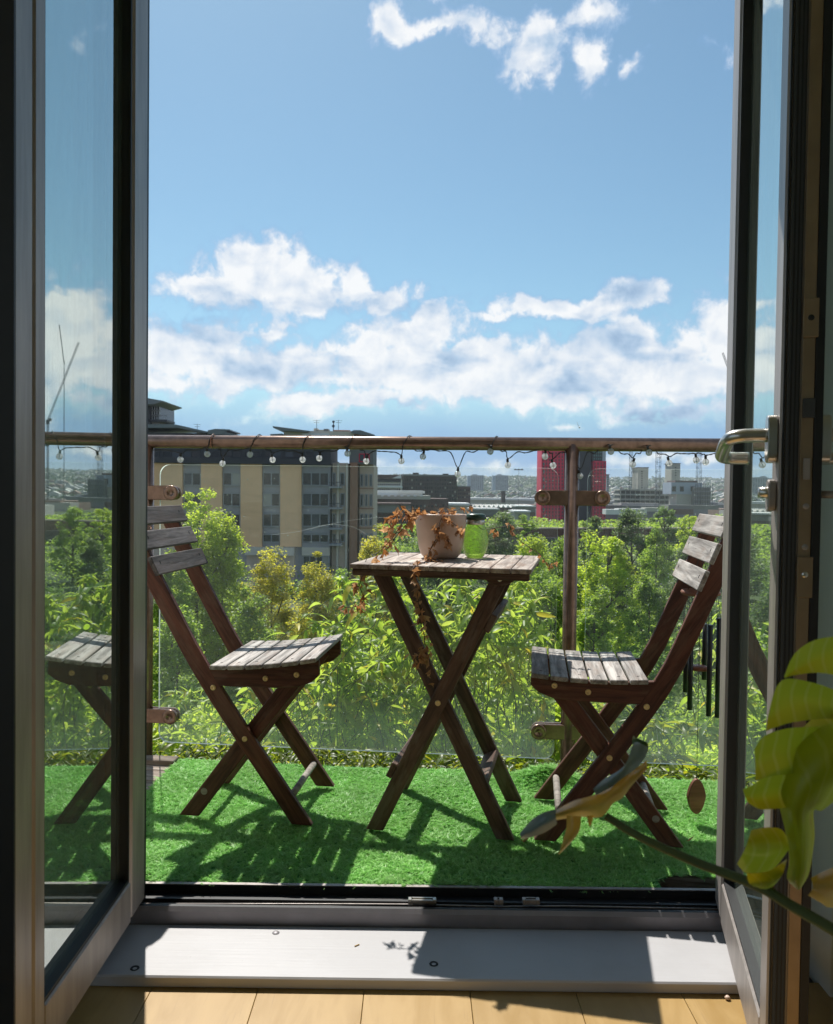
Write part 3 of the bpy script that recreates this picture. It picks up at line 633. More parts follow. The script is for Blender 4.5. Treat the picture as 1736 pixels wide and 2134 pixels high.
MB().tube([Vector(p) + Vector((0.0012*math.sin(i*1.3), 0, .002*math.cos(i*1.3))) for i, p in enumerate(fine)], .0012, 5).build('wire', M['wire'], sl_)
px = rail_x(446); MB().tube([around(px-.004+.003*k/12, 150-25*k, .0265) for k in range(13)], .0016, 6).build('tie', M['copper_wire'], sl_)

# ------------------------------------------------------------------ folding chairs
def offset_poly(line, w, z0=None, z1=None):
    Lp, Rp = [], []
    P = [Vector((p[0], p[1], 0)) for p in line]
    for i, p in enumerate(P):
        t = (P[min(i+1, len(P)-1)] - P[max(i-1, 0)]).normalized(); nrm = Vector((-t.y, t.x, 0)); Lp.append(p+nrm*w/2); Rp.append(p-nrm*w/2)
    if z0 is not None:
        for A, s_ in ((Lp, 1), (Rp, -1)):
            d = (A[1]-A[0]); A[0] = A[0] + d*((z0-A[0].y)/d.y)
    return [(p.x, p.y) for p in Lp] + [(p.x, p.y) for p in Rp[::-1]]
def profile_part(name, pts, v0, v1, ang, mat, parent, bev=.002):
    """side-view outline (u, z) given thickness v0..v1; its own x axis is turned to `ang` so that the grain runs along it"""
    c, s_ = math.cos(ang), math.sin(ang); loc = [(p[0]*c + p[1]*s_, -p[0]*s_ + p[1]*c) for p in pts]
    return MB().prism(loc, v0, v1, 'y', bev).build(name, mat, parent, mw=Matrix.Rotation(-ang, 4, 'Y'))
LONG = [(.112, -.012), (.028, .107), (-.056, .224), (-.130, .331), (-.176, .402), (-.212, .47), (-.246, .55), (-.283, .64), (-.322, .735), (-.360, .832)]
def make_chair(name, loc, rz, LONG, seat, bmat):
    r = empty(name, loc, rz)
    lp = offset_poly(LONG, .046, 0.0); A1 = math.atan2(.40, -.28)
    for v in (-.150, .132): profile_part('long_leg', lp, v, v+.018, A1, M['stained'], r)
    sp = offset_poly([(-.228, -.012), (-.05, .228), (.098, .418)], .045, 0.0)
    for v in (-.1305, .1125): profile_part('short_leg', sp, v, v+.018, math.atan2(.43, .33), M['stained'], r)
    def ztop_(u): return seat[0] + seat[1]*u + .35*(u+.02)**2
    top = [(-.165+.31*k/8, ztop_(-.165+.31*k/8)-.0005) for k in range(9)]
    rail = [(-.158, .368), (-.10, .366), (.04, .367), (.09, .372), (.125, .385), (.146, .404)] + top[::-1]
    for v in (-.150, .132): profile_part('seat_rail', [(max(p[0], -.1645+.0*p[0] + (.0 if p[1] > .4 else .02)) if p[0] < -.12 else p[0], p[1]) for p in rail], v+.0003, v+.0177, 0, M['stained'], r)
    for k in range(6):
        u = -.147+.0245+.049*k; sl = math.atan(seat[1] + .7*(u+.02))
        s = MB().box((0, 0, 0), (.362, .0435, .012), .0018).build('seat_slat', M['weathered'], r, mw=Matrix.Translation((u, 0, ztop_(u)+.0065)) @ Matrix.Rotation(-sl, 4, 'Y') @ Matrix.Rotation(R(90), 4, 'Z'))
        for sg in (-1, 1): MB().box((0, 0, 0), (.0018, .007, .001)).build('staple', M['nail'], s, (sg*.141, .002, .0064))
    for k, zc_ in enumerate((.676, .743, .808)):
        # slat on the front of the leg, following its slope
        du = LONG[-1][0]-LONG[-3][0]; dz = LONG[-1][1]-LONG[-3][1]; t = (zc_-LONG[-3][1])/dz; u = LONG[-3][0] + du*t; tx = Vector((du, 0, dz)).normalized(); nx = Vector((dz, 0, -du)).normalized()
        c_ = Vector((u, 0, zc_)) + nx*(.023+.0062)
        mw = Matrix(((0, nx.x, tx.x, c_.x), (1, 0, 0, 0), (0, nx.z, tx.z, c_.z), (0, 0, 0, 1)))
        mb = MB(); seg = 8
        for s_ in range(seg):
            pass
        b = MB().box((0, 0, 0), (.362, .012, .054), .002); me = b.mesh()
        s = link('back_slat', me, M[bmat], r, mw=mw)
        for sg in (-1, 1):
            MB().box((0, 0, 0), (.002, .001, .008)).build('staple', M['nail'], s, (sg*.142, -.0064 if False else .0064, .006))
    for (u, z) in ((.068, .068), (-.176, .070)):
        MB().tube([(u, -.131, z), (u, 0, z), (u, .131, z)], .0095, 12).build('rung', M['dowel'], r)
    for (u, z, v) in ((-.056, .226, -.1503), (-.145, .362, -.1503), (.0, .392, -.1503), (.085, .405, -.1503)):
        for sg in (1, -1):
            b = MB().lathe([(0, .0004), (.0022, .0006), (.003, .0022), (.0068, .0026), (.0076, .001), (.0078, 0)], 16).build('bolt', M['brass'], r, mw=Matrix.Translation((u, sg*v, z)) @ Matrix.Rotation(R(90)*sg, 4, 'X'))
    return r
ch1 = make_chair('folding_chair', (-.384, 2.262, .010), R(-6), LONG[:5] + [(-.214, .465), (-.258, .545), (-.307, .635), (-.354, .725), (-.402, .822)], (.424, .09), 'weathered_shaded')
tag(ch1, 'left slatted folding chair facing right, grey weathered backrest slats darkened for shade', 'chair', 'folding chairs at the balcony table')
ch2 = make_chair('folding_chair', (.466, 2.157, .010), R(171.5), LONG, (.420, .0), 'weathered')
tag(ch2, 'right slatted folding chair facing left, sunlit pale backrest slats with wind chime behind', 'chair', 'folding chairs at the balcony table')

# ------------------------------------------------------------------ folding table
TC = (.102, 2.197); TR = R(-11.8)
tb = empty('folding_table', (TC[0], TC[1], .010), TR, 'small square slatted wooden folding table with crossed legs between the chairs', 'table')
TW, TD, TZ = .464, .440, .711
for k in range(9):
    u = -TW/2 + TW/9*(k+.5); MB().box((0, 0, 0), (TD, TW/9-.0022, .0125), .0015).build('top_slat', M['tablewood'], tb, mw=Matrix.Translation((u, 0, TZ-.00625)) @ Matrix.Rotation(R(90), 4, 'Z'))
for sg in (-1, 1):
    MB().box((0, 0, 0), (TW-.012, .018, .017), .002).build('apron', M['darkwood'], tb, (0, sg*(TD/2-.012), TZ-.0215))
MB().box((0, 0, 0), (TD-.09, .03, .016), .002).build('batten', M['darkwood'], tb, mw=Matrix.Translation((-.165, 0, TZ-.0212)) @ Matrix.Rotation(R(90), 4, 'Z'))
half = [(.034*math.cos(a)*1.35, .034*math.sin(a)) for a in [R(180+18*k) for k in range(11)]]
for sg in (-1, 1):
    MB().prism([(p[0]+.150, p[1]+TZ-.0135-.0002) for p in half], sg*.171-.009, sg*.171+.009, 'y', .002).build('bracket', M['darkwood'], tb)
    MB().lathe([(0, .002), (.005, .002), (.0065, 0)], 14).build('bolt', M['steel'], tb, mw=Matrix.Translation((.150, sg*.1802, TZ-.031)) @ Matrix.Rotation(R(90 if sg < 0 else -90), 4, 'X'))
def leg_t(pts, v, name='leg'): return profile_part(name, offset_poly(pts, .042, 0.0), v-.0095, v+.0095, math.atan2(pts[-1][1]-pts[0][1], pts[-1][0]-pts[0][0]), M['darkwood'], tb)
A_ = [(-.180, -.012), (.150, .684)]; B_ = [(.176, -.012), (-.172, TZ-.030)]
for sg in (-1, 1): leg_t(A_, sg*.150); leg_t(B_, sg*.1300)
def on(L, z): t = (z-L[0][1])/(L[1][1]-L[0][1]); return L[0][0]+(L[1][0]-L[0][0])*t
def cross(L, z, v, out, w=.042):
    d = Vector((L[1][0]-L[0][0], 0, L[1][1]-L[0][1])).normalized(); n_ = Vector((d.z, 0, -d.x))*out
    c_ = Vector((on(L, z), 0, z)) + n_*(.021+.0085); mw = Matrix(((0, n_.x, d.x, c_.x), (1, 0, 0, 0), (0, n_.z, d.z, c_.z), (0, 0, 0, 1)))
    MB().box((0, 0, 0), (2*v, .016, w), .002).build('crossbar', M['darkwood'], tb, mw=mw)
cross(A_, .15, .159, -1); cross(A_, .575, .159, 1, .05)
MB().box((0, 0, 0), (.24, .016, .042), .002).build('crossbar', M['darkwood'], tb, mw=Matrix.Translation((on(B_, .135), 0, .135)) @ Matrix.Rotation(R(-26), 4, 'Y') @ Matrix.Rotation(R(90), 4, 'Z') @ Matrix.Rotation(R(0), 4, 'X') @ Matrix.Rotation(R(90), 4, 'X'))
for sg in (-1, 1): MB().lathe([(0, .001), (.003, .001), (.004, .0026), (.007, .002), (.0078, 0)], 14).build('bolt', M['brass'], tb, mw=Matrix.Translation((-.008, sg*.1597, .350)) @ Matrix.Rotation(R(90 if sg < 0 else -90), 4, 'X'))
TT = TZ+.010                              # top of the table

# ------------------------------------------------------------------ pot, jar, dried ivy, wind chime
pc = gz(918, 1163, TT)
pot = tag(MB().lathe([(0, .0), (.040, .0), (.048, .003), (.056, .012), (.0625, .030), (.0675, .062), (.0715, .100), (.0725, .122), (.0715, .125), (.0685, .124), (.066, .105), (0, .105)], 48).build('plant_pot', [M['potclay']], None, (pc.x, pc.y, TT)), 'cream pink ceramic plant pot standing on the folding table', 'pot')
MB().lathe([(.0655, .1052), (.04, .108), (.0, .110)], 24).build('soil', M['soil'], pot)
jc = gz(990, 1162, TT)
jar = empty('jar', (jc.x, jc.y+.01, TT), 0, 'bulbous green glass jar with leaf relief and dark clip lid beside the pot', 'jar')
def relief(r, z, a):
    q = (a*3/math.pi) % 1.0; tri = abs(q-.5)*2; return r + .0011*math.sin((z*1000) + tri*11) * (1 if .012 < z < .088 else 0) + (.0008 if tri > .94 or tri < .06 else 0)
prof = [(0, .001), (.018, .0), (.022, .002)] + [(.0225+.0150*math.sin(math.pi*min(1, (t*.92+.02)))**.75, .002+.094*t) for t in [k/64 for k in range(1, 65)]]
MB().lathe(prof, 144, fn=relief).build('body', M['jarglass'], jar)
MB().lathe([(.0265, .0945), (.0275, .096), (.0275, .108), (.0265, .109)], 40).build('neck_band', M['steel'], jar)
MB().lathe([(.0275, .109), (.0315, .111), (.032, .116), (.029, .119), (.0285, .123), (.022, .126), (0, .1265)], 40).build('lid', M['lid'], jar)
MB().tube([(.028, -.004, .101), (.034, -.004, .103), (.036, -.003, .108), (.033, 0, .114)], .0014, 6).build('clip', M['steel'], jar)

# dried ivy: stems placed in the place itself, leaves crumpled and cut like ivy
def ivy_leaf_me(seed):
    r_ = random.Random(seed); out = [(0, 0), (.30, -.30), (.62, -.42), (.60, -.18), (1.0, 0), (.60, .18), (.62, .42), (.30, .30)]
    vs = [(x*1.0, y, 0) for x, y in out] + [(.38, 0, 0), (.62, 0, 0), (.36, -.2, 0), (.36, .2, 0)]
    fold = r_.uniform(.3, 1.1); vs = [Vector((x, y*math.cos(fold*1.1), abs(y)*math.sin(fold) + .22*math.sin(x*4+seed) + r_.uniform(-.07, .07))) for x, y, z in vs]
    fs = [(0, 1, 10), (1, 2, 10), (2, 3, 10), (3, 9, 10), (9, 8, 10), (8, 0, 10), (3, 4, 9), (4, 5, 9), (5, 6, 11), (6, 7, 11), (7, 0, 11), (0, 8, 11), (8, 9, 11), (9, 5, 11)]
    return me_from([v*.024 for v in vs], fs, False)
IVY = [ivy_leaf_me(s) for s in range(10)]
for m_ in IVY: m_.materials.append(M['lf_dry'])
ivy = empty('dried_ivy', (pc.x, pc.y, TT+.11), 0, 'dried brown ivy trailing from the plant pot over the table', 'dried plant')
iv0 = Vector((pc.x, pc.y, TT+.11))
def spl(P, n=5):
    P = [Vector(p) for p in P]; out = []
    for i in range(len(P)-1):
        a, b, c_, d = P[max(i-1, 0)], P[i], P[i+1], P[min(i+2, len(P)-1)]
        for k in range(n): t = k/n; out.append(.5*((2*b)+(-a+c_)*t+(2*a-5*b+4*c_-d)*t*t+(-a+3*b-3*c_+d)*t**3))
    return out+[P[-1]]
def vine(pts, leaves, spread=.010, size=1.0, rad=.0011):
    leaves = int(leaves*1.35)
    P = spl([gy(px, py, y_)-iv0 for (px, py, y_) in pts]); MB().tube(P, rad, 5).build('stem', M['stem_dry'], ivy)
    for k in range(leaves):
        f = (k+random.random())/leaves; p = P[int(f*(len(P)-1))]
        j = Vector([random.gauss(0, spread*.6) for _ in range(3)])
        o = link('leaf', random.choice(IVY), None, ivy, p+j); o.rotation_euler = (random.uniform(-1.6, 1.6), random.uniform(0.2, 2.4), random.uniform(0, 6.28)); s_ = size*random.uniform(.75, 1.45); o.scale = (s_, s_, s_)
yb = pc.y
vine([(905, 1072, yb), (880, 1062, yb-.04), (855, 1062, yb-.08), (842, 1068, yb-.10), (832, 1050, yb-.10)], 12)
vine([(875, 1070, yb-.06), (850, 1076, yb-.09), (832, 1100, yb-.11), (815, 1125, yb-.13), (790, 1150, yb-.16), (778, 1157, yb-.17)], 16)
vine([(868, 1072, yb-.07), (845, 1095, yb-.10), (826, 1118, yb-.12), (805, 1147, yb-.15)], 8)
vine([(845, 1066, yb-.08), (822, 1078, yb-.1), (812, 1094, yb-.11), (822, 1102, yb-.11)], 14, .010)
vine([(895, 1072, yb-.03), (925, 1066, yb-.05), (950, 1064, yb-.04), (965, 1058, yb-.02)], 18, .012, .85)
vine([(930, 1072, yb-.06), (938, 1085, yb-.085), (950, 1095, yb-.085), (962, 1105, yb-.08), (950, 1112, yb-.08)], 14, .010, .85)
vine([(925, 1072, yb-.06), (915, 1095, yb-.09), (922, 1115, yb-.088), (935, 1130, yb-.085), (932, 1122, yb-.085)], 16, .010, .9)
vine([(918, 1110, yb-.088), (905, 1130, yb-.09), (896, 1147, yb-.10), (892, 1160, yb-.12), (900, 1168, yb-.13)], 12, .008, .95)
vine([(893, 1163, yb-.12), (908, 1166, yb-.125), (918, 1169, yb-.12)], 6, .006, 1.0)
yf_ = 2.0
vine([(893, 1166, yb-.12), (880, 1174, 2.04), (862, 1182, 1.985), (860, 1200, 1.97), (868, 1225, 1.97), (872, 1255, 1.97), (878, 1285, 1.97), (872, 1300, 1.97)], 26, .007, .95)
vine([(874, 1290, 1.97), (884, 1325, 1.97), (884, 1345, 1.97)], 2, .004, .7)
vine([(886, 1342, 1.97), (890, 1360, 1.97), (872, 1372, 1.97), (862, 1366, 1.97)], 16, .009, .85)
vine([(886, 1360, 1.97), (896, 1385, 1.97), (890, 1432, 1.97)], 6, .005, .7)
vine([(764, 1165, 2.10), (757, 1182, 2.06), (760, 1198, 2.05)], 4, .004, .7)
vine([(757, 1190, 2.06), (748, 1222, 2.04), (742, 1215, 2.04)], 8, .008, .85)
vine([(750, 1225, 2.04), (758, 1250, 2.04), (745, 1262, 2.04), (722, 1266, 2.04), (715, 1262, 2.04)], 13, .007, .85)
yj = 2.30
vine([(965, 1068, yb+.03), (1000, 1100, yj), (1013, 1103, yj), (1060, 1096, yj), (1102, 1092, yj)], 0)
vine([(1030, 1101, yj), (1036, 1108, yj), (1030, 1106, yj)], 5, .004, .7)
vine([(1063, 1096, yj), (1068, 1112, yj), (1085, 1128, yj), (1105, 1142, yj), (1128, 1158, yj-.02), (1140, 1178, yj-.04)], 5, .002, .55)
vine([(1062, 1094, yj), (1066, 1103, yj)], 5, .004, .85)
vine([(1142, 1172, yj-.04), (1148, 1180, yj-.04), (1160, 1174, yj-.04)], 6, .004, .6)
for px, py in ((1102, 1752), (1448, 1748)):
    c = gz(px, py, .018); o = link('fallen_leaf', IVY[px % 10].copy(), M['lf_dry'], None, c); o.rotation_euler = (.3, .2, px)
    tag(o, 'curled brown leaf fallen on the artificial grass beside the front table leg' if px < 1300 else 'small brown leaf fallen on the artificial grass near the hanging chime weight', 'leaf')

th_w = link('spider_thread', MB().tube(spl([gy(568, 1114, 2.66), gy(620, 1108, 2.66), gy(680, 1094, 2.65), gy(735, 1098, 2.65), gy(772, 1120, 2.64)], 6), .00028, 4).tube(spl([gy(640, 1104, 2.655), gy(720, 1086, 2.65), gy(800, 1078, 2.64), gy(840, 1082, 2.63)], 6), .00022, 4).mesh(), M['bulb']); tag(th_w, 'pale spider thread hanging before the glass left of the plant pot', 'spider thread')
chm = empty('wind_chime', (0, 0, 0), 0, 'wind chime with black tubes and wooden discs hanging from the right chair backrest', 'wind chime')
YC = 2.17
cc = gy(1460, 1234, YC)
MB().lathe([(0, -.008), (.046, -.008), (.052, -.005), (.053, 0), (.049, .005), (.012, .010), (0, .010)], 32).build('top_disc', M['chimewood'], chm, cc)
hk = gy(1463, 1148, YC-.02)
for a in (0, 120, 240): MB().tube([hk, cc+Vector((.035*math.cos(R(a+60)), .035*math.sin(R(a+60)), .006))], .0009, 5).build('cord', M['wire'], chm)
MB().tube([hk, hk+Vector((-.001, 0, .012)), hk+Vector((-.006, -.004, .02)), hk+Vector((-.012, -.008, .014))], .0018, 6).build('hook', M['wire'], chm)
for (px, y0, y1, dy) in ((1430, 1350, 1442, .036), (1440, 1338, 1479, -.02), (1469.5, 1300, 1416, .042), (1480.5, 1302, 1492, -.036), (1499, 1288, 1495, -.01), (1512, 1310, 1460, .028)):
    a, b = gy(px, y0, YC+dy), gy(px, y1, YC+dy); b.x = a.x
    MB().tube([a, b], .0068, 14).build('chime_tube', M['tube_black'], chm)
    for s_ in (-.005, .005): MB().tube([a+Vector((s_, 0, -.004)), Vector((cc.x+(a.x-cc.x)*.85+s_*.3, cc.y+(a.y-cc.y)*.85, cc.z-.006))], .0007, 4).build('cord', M['wire'], chm)
st_ = gy(1460, 1392, YC); st_.x = cc.x; MB().lathe([(0, -.006), (.025, -.005), (.027, 0), (.025, .005), (0, .006)], 24).build('striker', M['chimewood'], chm, st_)
wt = gy(1457, 1659, YC); wt.x = cc.x-.0
MB().tube([cc, st_, wt+Vector((0, 0, .045))], .0009, 5).build('cord', M['wire'], chm)
mw = Matrix.Translation(wt) @ Matrix.Rotation(R(8), 4, 'Z')
MB().prism([((.0255+.003*math.sin(a))*math.cos(a), .049*math.sin(a)+0) if math.sin(a) < 0 else (.0265*math.cos(a)*(1-.22*math.sin(a)), .049*math.sin(a)) for a in [k*2*math.pi/28 for k in range(28)]], -.006, .006, 'y', .0015).build('weight', M['chimewood'], chm, mw=mw)

# ------------------------------------------------------------------ monstera in the room, close to the camera
mo = empty('monstera_plant', (.62, .60, ZF), 0, 'monstera house plant with large yellow green leaves reaching into the frame at lower right', 'house plant')
m0 = Vector((.62, .60, ZF))
def sheet(rows, name, mat, parent, thick=.0006, sub=3):
    """rows of points -> a smooth bent blade"""
    nr, nc = len(rows), len(rows[0]); RR = [spl(r, sub) for r in rows]; cols = [spl([RR[i][j] for i in range(nr)], sub) for j in range(len(RR[0]))]
    n1, n2 = len(cols), len(cols[0]); vs = [p for c_ in cols for p in c_]
    fs = [(i*n2+j, (i+1)*n2+j, (i+1)*n2+j+1, i*n2+j+1) for i in range(n1-1) for j in range(n2-1)]
    o = link(name, me_from(vs, fs, True), mat, parent); return o
def mp(px, py, d): return gy(px, py, d) - m0
D0 = .60
# petiole that carries the curled leaf, running from the far left down to the pot on the right
MB().tube(spl([mp(1262, 1700, .66), mp(1330, 1742, .65), mp(1450, 1797, .64), mp(1570, 1842, .62), mp(1650, 1888, .61), mp(1740, 1940, .60), mp(1900, 2040, .60), mp(2150, 2300, .62), mp(2350, 2700, .62), Vector((.02, 0, .14))], 6), lambda t: .0030+.0028*t, 12).build('leaf_stalk', M['stem_green'], mo)
# curled leaf: blue-grey upper side, sky reflection in its colour, showing beyond a torn ochre underside
def rowsheet(top, bot, d0, d1, mat, sag=.012):
    n = len(top); rows = []
    for k in range(3):
        rows.append([mp(x0+(x1-x0)*k/2 + random.uniform(-2, 2), y0+(y1-y0)*k/2 + random.uniform(-2, 2), d0+(d1-d0)*i/(n-1) - (sag if k == 1 else 0) + .004*math.sin(i*2.1+k)) for i, ((x0, y0), (x1, y1)) in enumerate(zip(top, bot))])
    return sheet(rows, 'leaf_blade', mat, mo)
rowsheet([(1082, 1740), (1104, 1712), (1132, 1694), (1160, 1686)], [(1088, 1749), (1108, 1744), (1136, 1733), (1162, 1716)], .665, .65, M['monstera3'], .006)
rowsheet([(1158, 1690), (1180, 1676), (1206, 1664), (1230, 1658), (1268, 1640), (1292, 1628), (1320, 1608), (1347, 1586)], [(1160, 1708), (1186, 1704), (1214, 1702), (1256, 1702), (1276, 1676), (1296, 1662), (1318, 1638), (1348, 1603)], .65, .69, M['monstera2'])
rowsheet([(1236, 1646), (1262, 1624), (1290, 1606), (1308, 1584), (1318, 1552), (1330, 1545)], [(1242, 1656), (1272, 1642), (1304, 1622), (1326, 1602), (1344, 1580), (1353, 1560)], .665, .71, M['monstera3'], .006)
rowsheet([(1318, 1556), (1319, 1545), (1320, 1534)], [(1354, 1560), (1346, 1549), (1324, 1535)], .712, .72, M['monstera_tip'], .004)
rowsheet([(1182, 1700), (1180, 1728), (1172, 1754), (1162, 1779)], [(1212, 1700), (1206, 1730), (1188, 1758), (1164, 1780)], .645, .64, M['monstera2'], .008)
rowsheet([(1222, 1700), (1226, 1712), (1228, 1722)], [(1240, 1700), (1236, 1713), (1230, 1724)], .645, .645, M['monstera2'], .002)
# the big leaf: lobes hanging left from a rib out of frame on the right
def lobe(a, b, c_, depth=.02, name='leaf_blade', mat='monstera'):
    """a: upper edge, b: middle line, c: lower edge, each a list of (px, py)"""
    rows = []
    for k, L in enumerate((a, b, c_)): rows.append([mp(x, y, D0 + depth*(.5-abs(k-1)) + .02*(i/len(L))) for i, (x, y) in enumerate(L)])
    return sheet(rows, name, M[mat], mo)
lobe([(1634, 1410), (1656, 1362), (1700, 1333), (1760, 1328), (1840, 1350)], [(1636, 1413), (1672, 1385), (1715, 1362), (1770, 1358), (1840, 1380)], [(1637, 1412), (1664, 1406), (1705, 1402), (1765, 1412), (1840, 1432)], .008)
lobe([(1604, 1478), (1616, 1436), (1640, 1414), (1700, 1424), (1745, 1440), (1800, 1460)], [(1599, 1500), (1625, 1468), (1660, 1460), (1710, 1466), (1750, 1474), (1800, 1484)], [(1596, 1524), (1640, 1508), (1690, 1500), (1720, 1498), (1750, 1500), (1800, 1510)], .008)
lobe([(1572, 1562), (1592, 1534), (1640, 1518), (1690, 1515), (1770, 1512)], [(1574, 1592), (1604, 1574), (1650, 1562), (1700, 1560), (1780, 1560)], [(1574, 1628), (1604, 1618), (1640, 1614), (1700, 1608), (1790, 1620)], .008)
lobe([(1548, 1644), (1566, 1638), (1598, 1616), (1630, 1606), (1680, 1580)], [(1552, 1658), (1574, 1660), (1606, 1655), (1640, 1650), (1690, 1630)], [(1558, 1672), (1582, 1686), (1612, 1686), (1640, 1684), (1690, 1690)], .01)
# the long folded lobe in front, coming down to a point
lobe([(1742, 1470), (1690, 1500), (1640, 1560), (1618, 1640), (1634, 1720), (1645, 1790), (1640, 1830), (1660, 1852)],
     [(1800, 1560), (1740, 1590), (1690, 1640), (1662, 1690), (1668, 1740), (1670, 1790), (1664, 1830), (1664, 1855)],
     [(1800, 1640), (1740, 1670), (1712, 1690), (1696, 1690), (1698, 1740), (1692, 1790), (1684, 1826), (1668, 1852)], -.035)
lobe([(1566, 1730), (1600, 1724), (1628, 1728), (1640, 1745)], [(1552, 1770), (1590, 1768), (1625, 1765), (1645, 1770)], [(1536, 1800), (1560, 1822), (1610, 1812), (1644, 1770)], -.02)
lobe([(1556, 1820), (1600, 1816), (1640, 1790)], [(1562, 1842), (1600, 1842), (1632, 1820)], [(1586, 1852), (1604, 1852), (1620, 1838)], -.02)
lobe([(1690, 1830), (1712, 1818), (1760, 1800), (1830, 1790)], [(1694, 1850), (1716, 1846), (1760, 1840), (1830, 1840)], [(1684, 1866), (1712, 1882), (1736, 1892), (1830, 1880)], -.02, 'leaf_blade', 'monstera2')
MB().tube(spl([mp(1840, 1640, .60), mp(1950, 1800, .60), mp(2150, 2300, .60), Vector((0, .02, .14))], 6), .005, 10).build('leaf_stalk', M['stem_green'], mo)
MB().lathe([(0, 0), (.10, 0), (.11, .01), (.135, .20), (.14, .205), (.128, .205), (.12, .17), (0, .165)], 32).build('planter', M['potclay'], mo, (0, 0, 0))
# ================================================================== land, far town, buildings, trees
GZ = -13.0
def hillz(x, y):
    r = np.hypot(x, y); t = np.clip((r-900)/3400, 0, 1); s = t*t*(3-2*t)
    return GZ + s*(82 + 10*np.sin(x*.0011+.6) + 5*np.sin(x*.0043+y*.002) + 3*np.sin(x*.011+2)) - np.clip((r-4600)/2500, 0, 1)*60
xs = np.linspace(-5200, 5200, 131); rr = np.concatenate([np.linspace(6, 200, 12), np.geomspace(240, 7500, 50)])
vs, fs = [], []
angs = np.linspace(-np.pi, np.pi, 145)
for r_ in rr:
    for a in angs[:-1]:
        X, Y = r_*math.sin(a), r_*math.cos(a); vs.append((X, Y, float(hillz(X, Y))))
na = len(angs)-1
for i in range(len(rr)-1):
    for j in range(na): fs.append((i*na+j, (i+1)*na+j, (i+1)*na+(j+1) % na, i*na+(j+1) % na))
fs.append(tuple(range(na)))
def land_mat():
    m, g = new_mat('land'); c = g.n('ShaderNodeTexCoord'); v = c.outputs['Object']
    n1 = g.noise(v, .004, 6, .65); n2 = g.noise(v, .035, 5, .7); n3 = g.noise(v, .02, 3, .5)
    c1 = g.mix(g.smooth(n1, .40, .60), (.055, .085, .03), (.10, .12, .05)); c1 = g.mix(g.smooth(n2, .45, .62), c1, (.03, .05, .022))
    c1 = g.mix(g.m('MULTIPLY', g.smooth(n3, .58, .66), .6), c1, (.25, .22, .19))
    finish(g, principled(g, c1, .95, 0, .2, n2, .6, 2.0).outputs[0]); return m
tag(link('ground', me_from(vs, fs, True), land_mat()), kind='structure')

def quads(cent, size, aspect=.62, normal_bias=None, spread=1.0):
    """leaf-sized diamonds, random orientation; returns (n,4,3)"""
    n = len(cent); nn = rng.normal(size=(n, 3)); nn[:, 2] = np.abs(nn[:, 2]) + .75; nn[:, 1] += .15; nn /= np.linalg.norm(nn, axis=1)[:, None]
    a = rng.normal(size=(n, 3)); a -= nn*(a*nn).sum(1)[:, None]; a /= np.linalg.norm(a, axis=1)[:, None]
    b = np.cross(nn, a); b /= np.linalg.norm(b, axis=1)[:, None]
    s = size*rng.uniform(.6, 1.3, n)[:, None]; V = np.zeros((n, 4, 3))
    V[:, 0] = cent - a*s*.5; V[:, 1] = cent + b*s*.5*aspect; V[:, 2] = cent + a*s*.5; V[:, 3] = cent - b*s*.5*aspect
    return V
PROF = {'poplar': lambda t: np.minimum(1, .30+2.6*t**.85)*np.where(t > .85, 1-(t-.85)*2, 1), 'dome': lambda t: np.sqrt(np.clip(1-(1-np.clip(t*1.6, 0, 1))**2, 0, 1))*np.where(t > .7, 1-(t-.7)*1.2, 1),
        'mound': lambda t: np.minimum(1, .25+1.3*t**.7), 'willow': lambda t: np.minimum(1, .2+1.2*t**.5)}
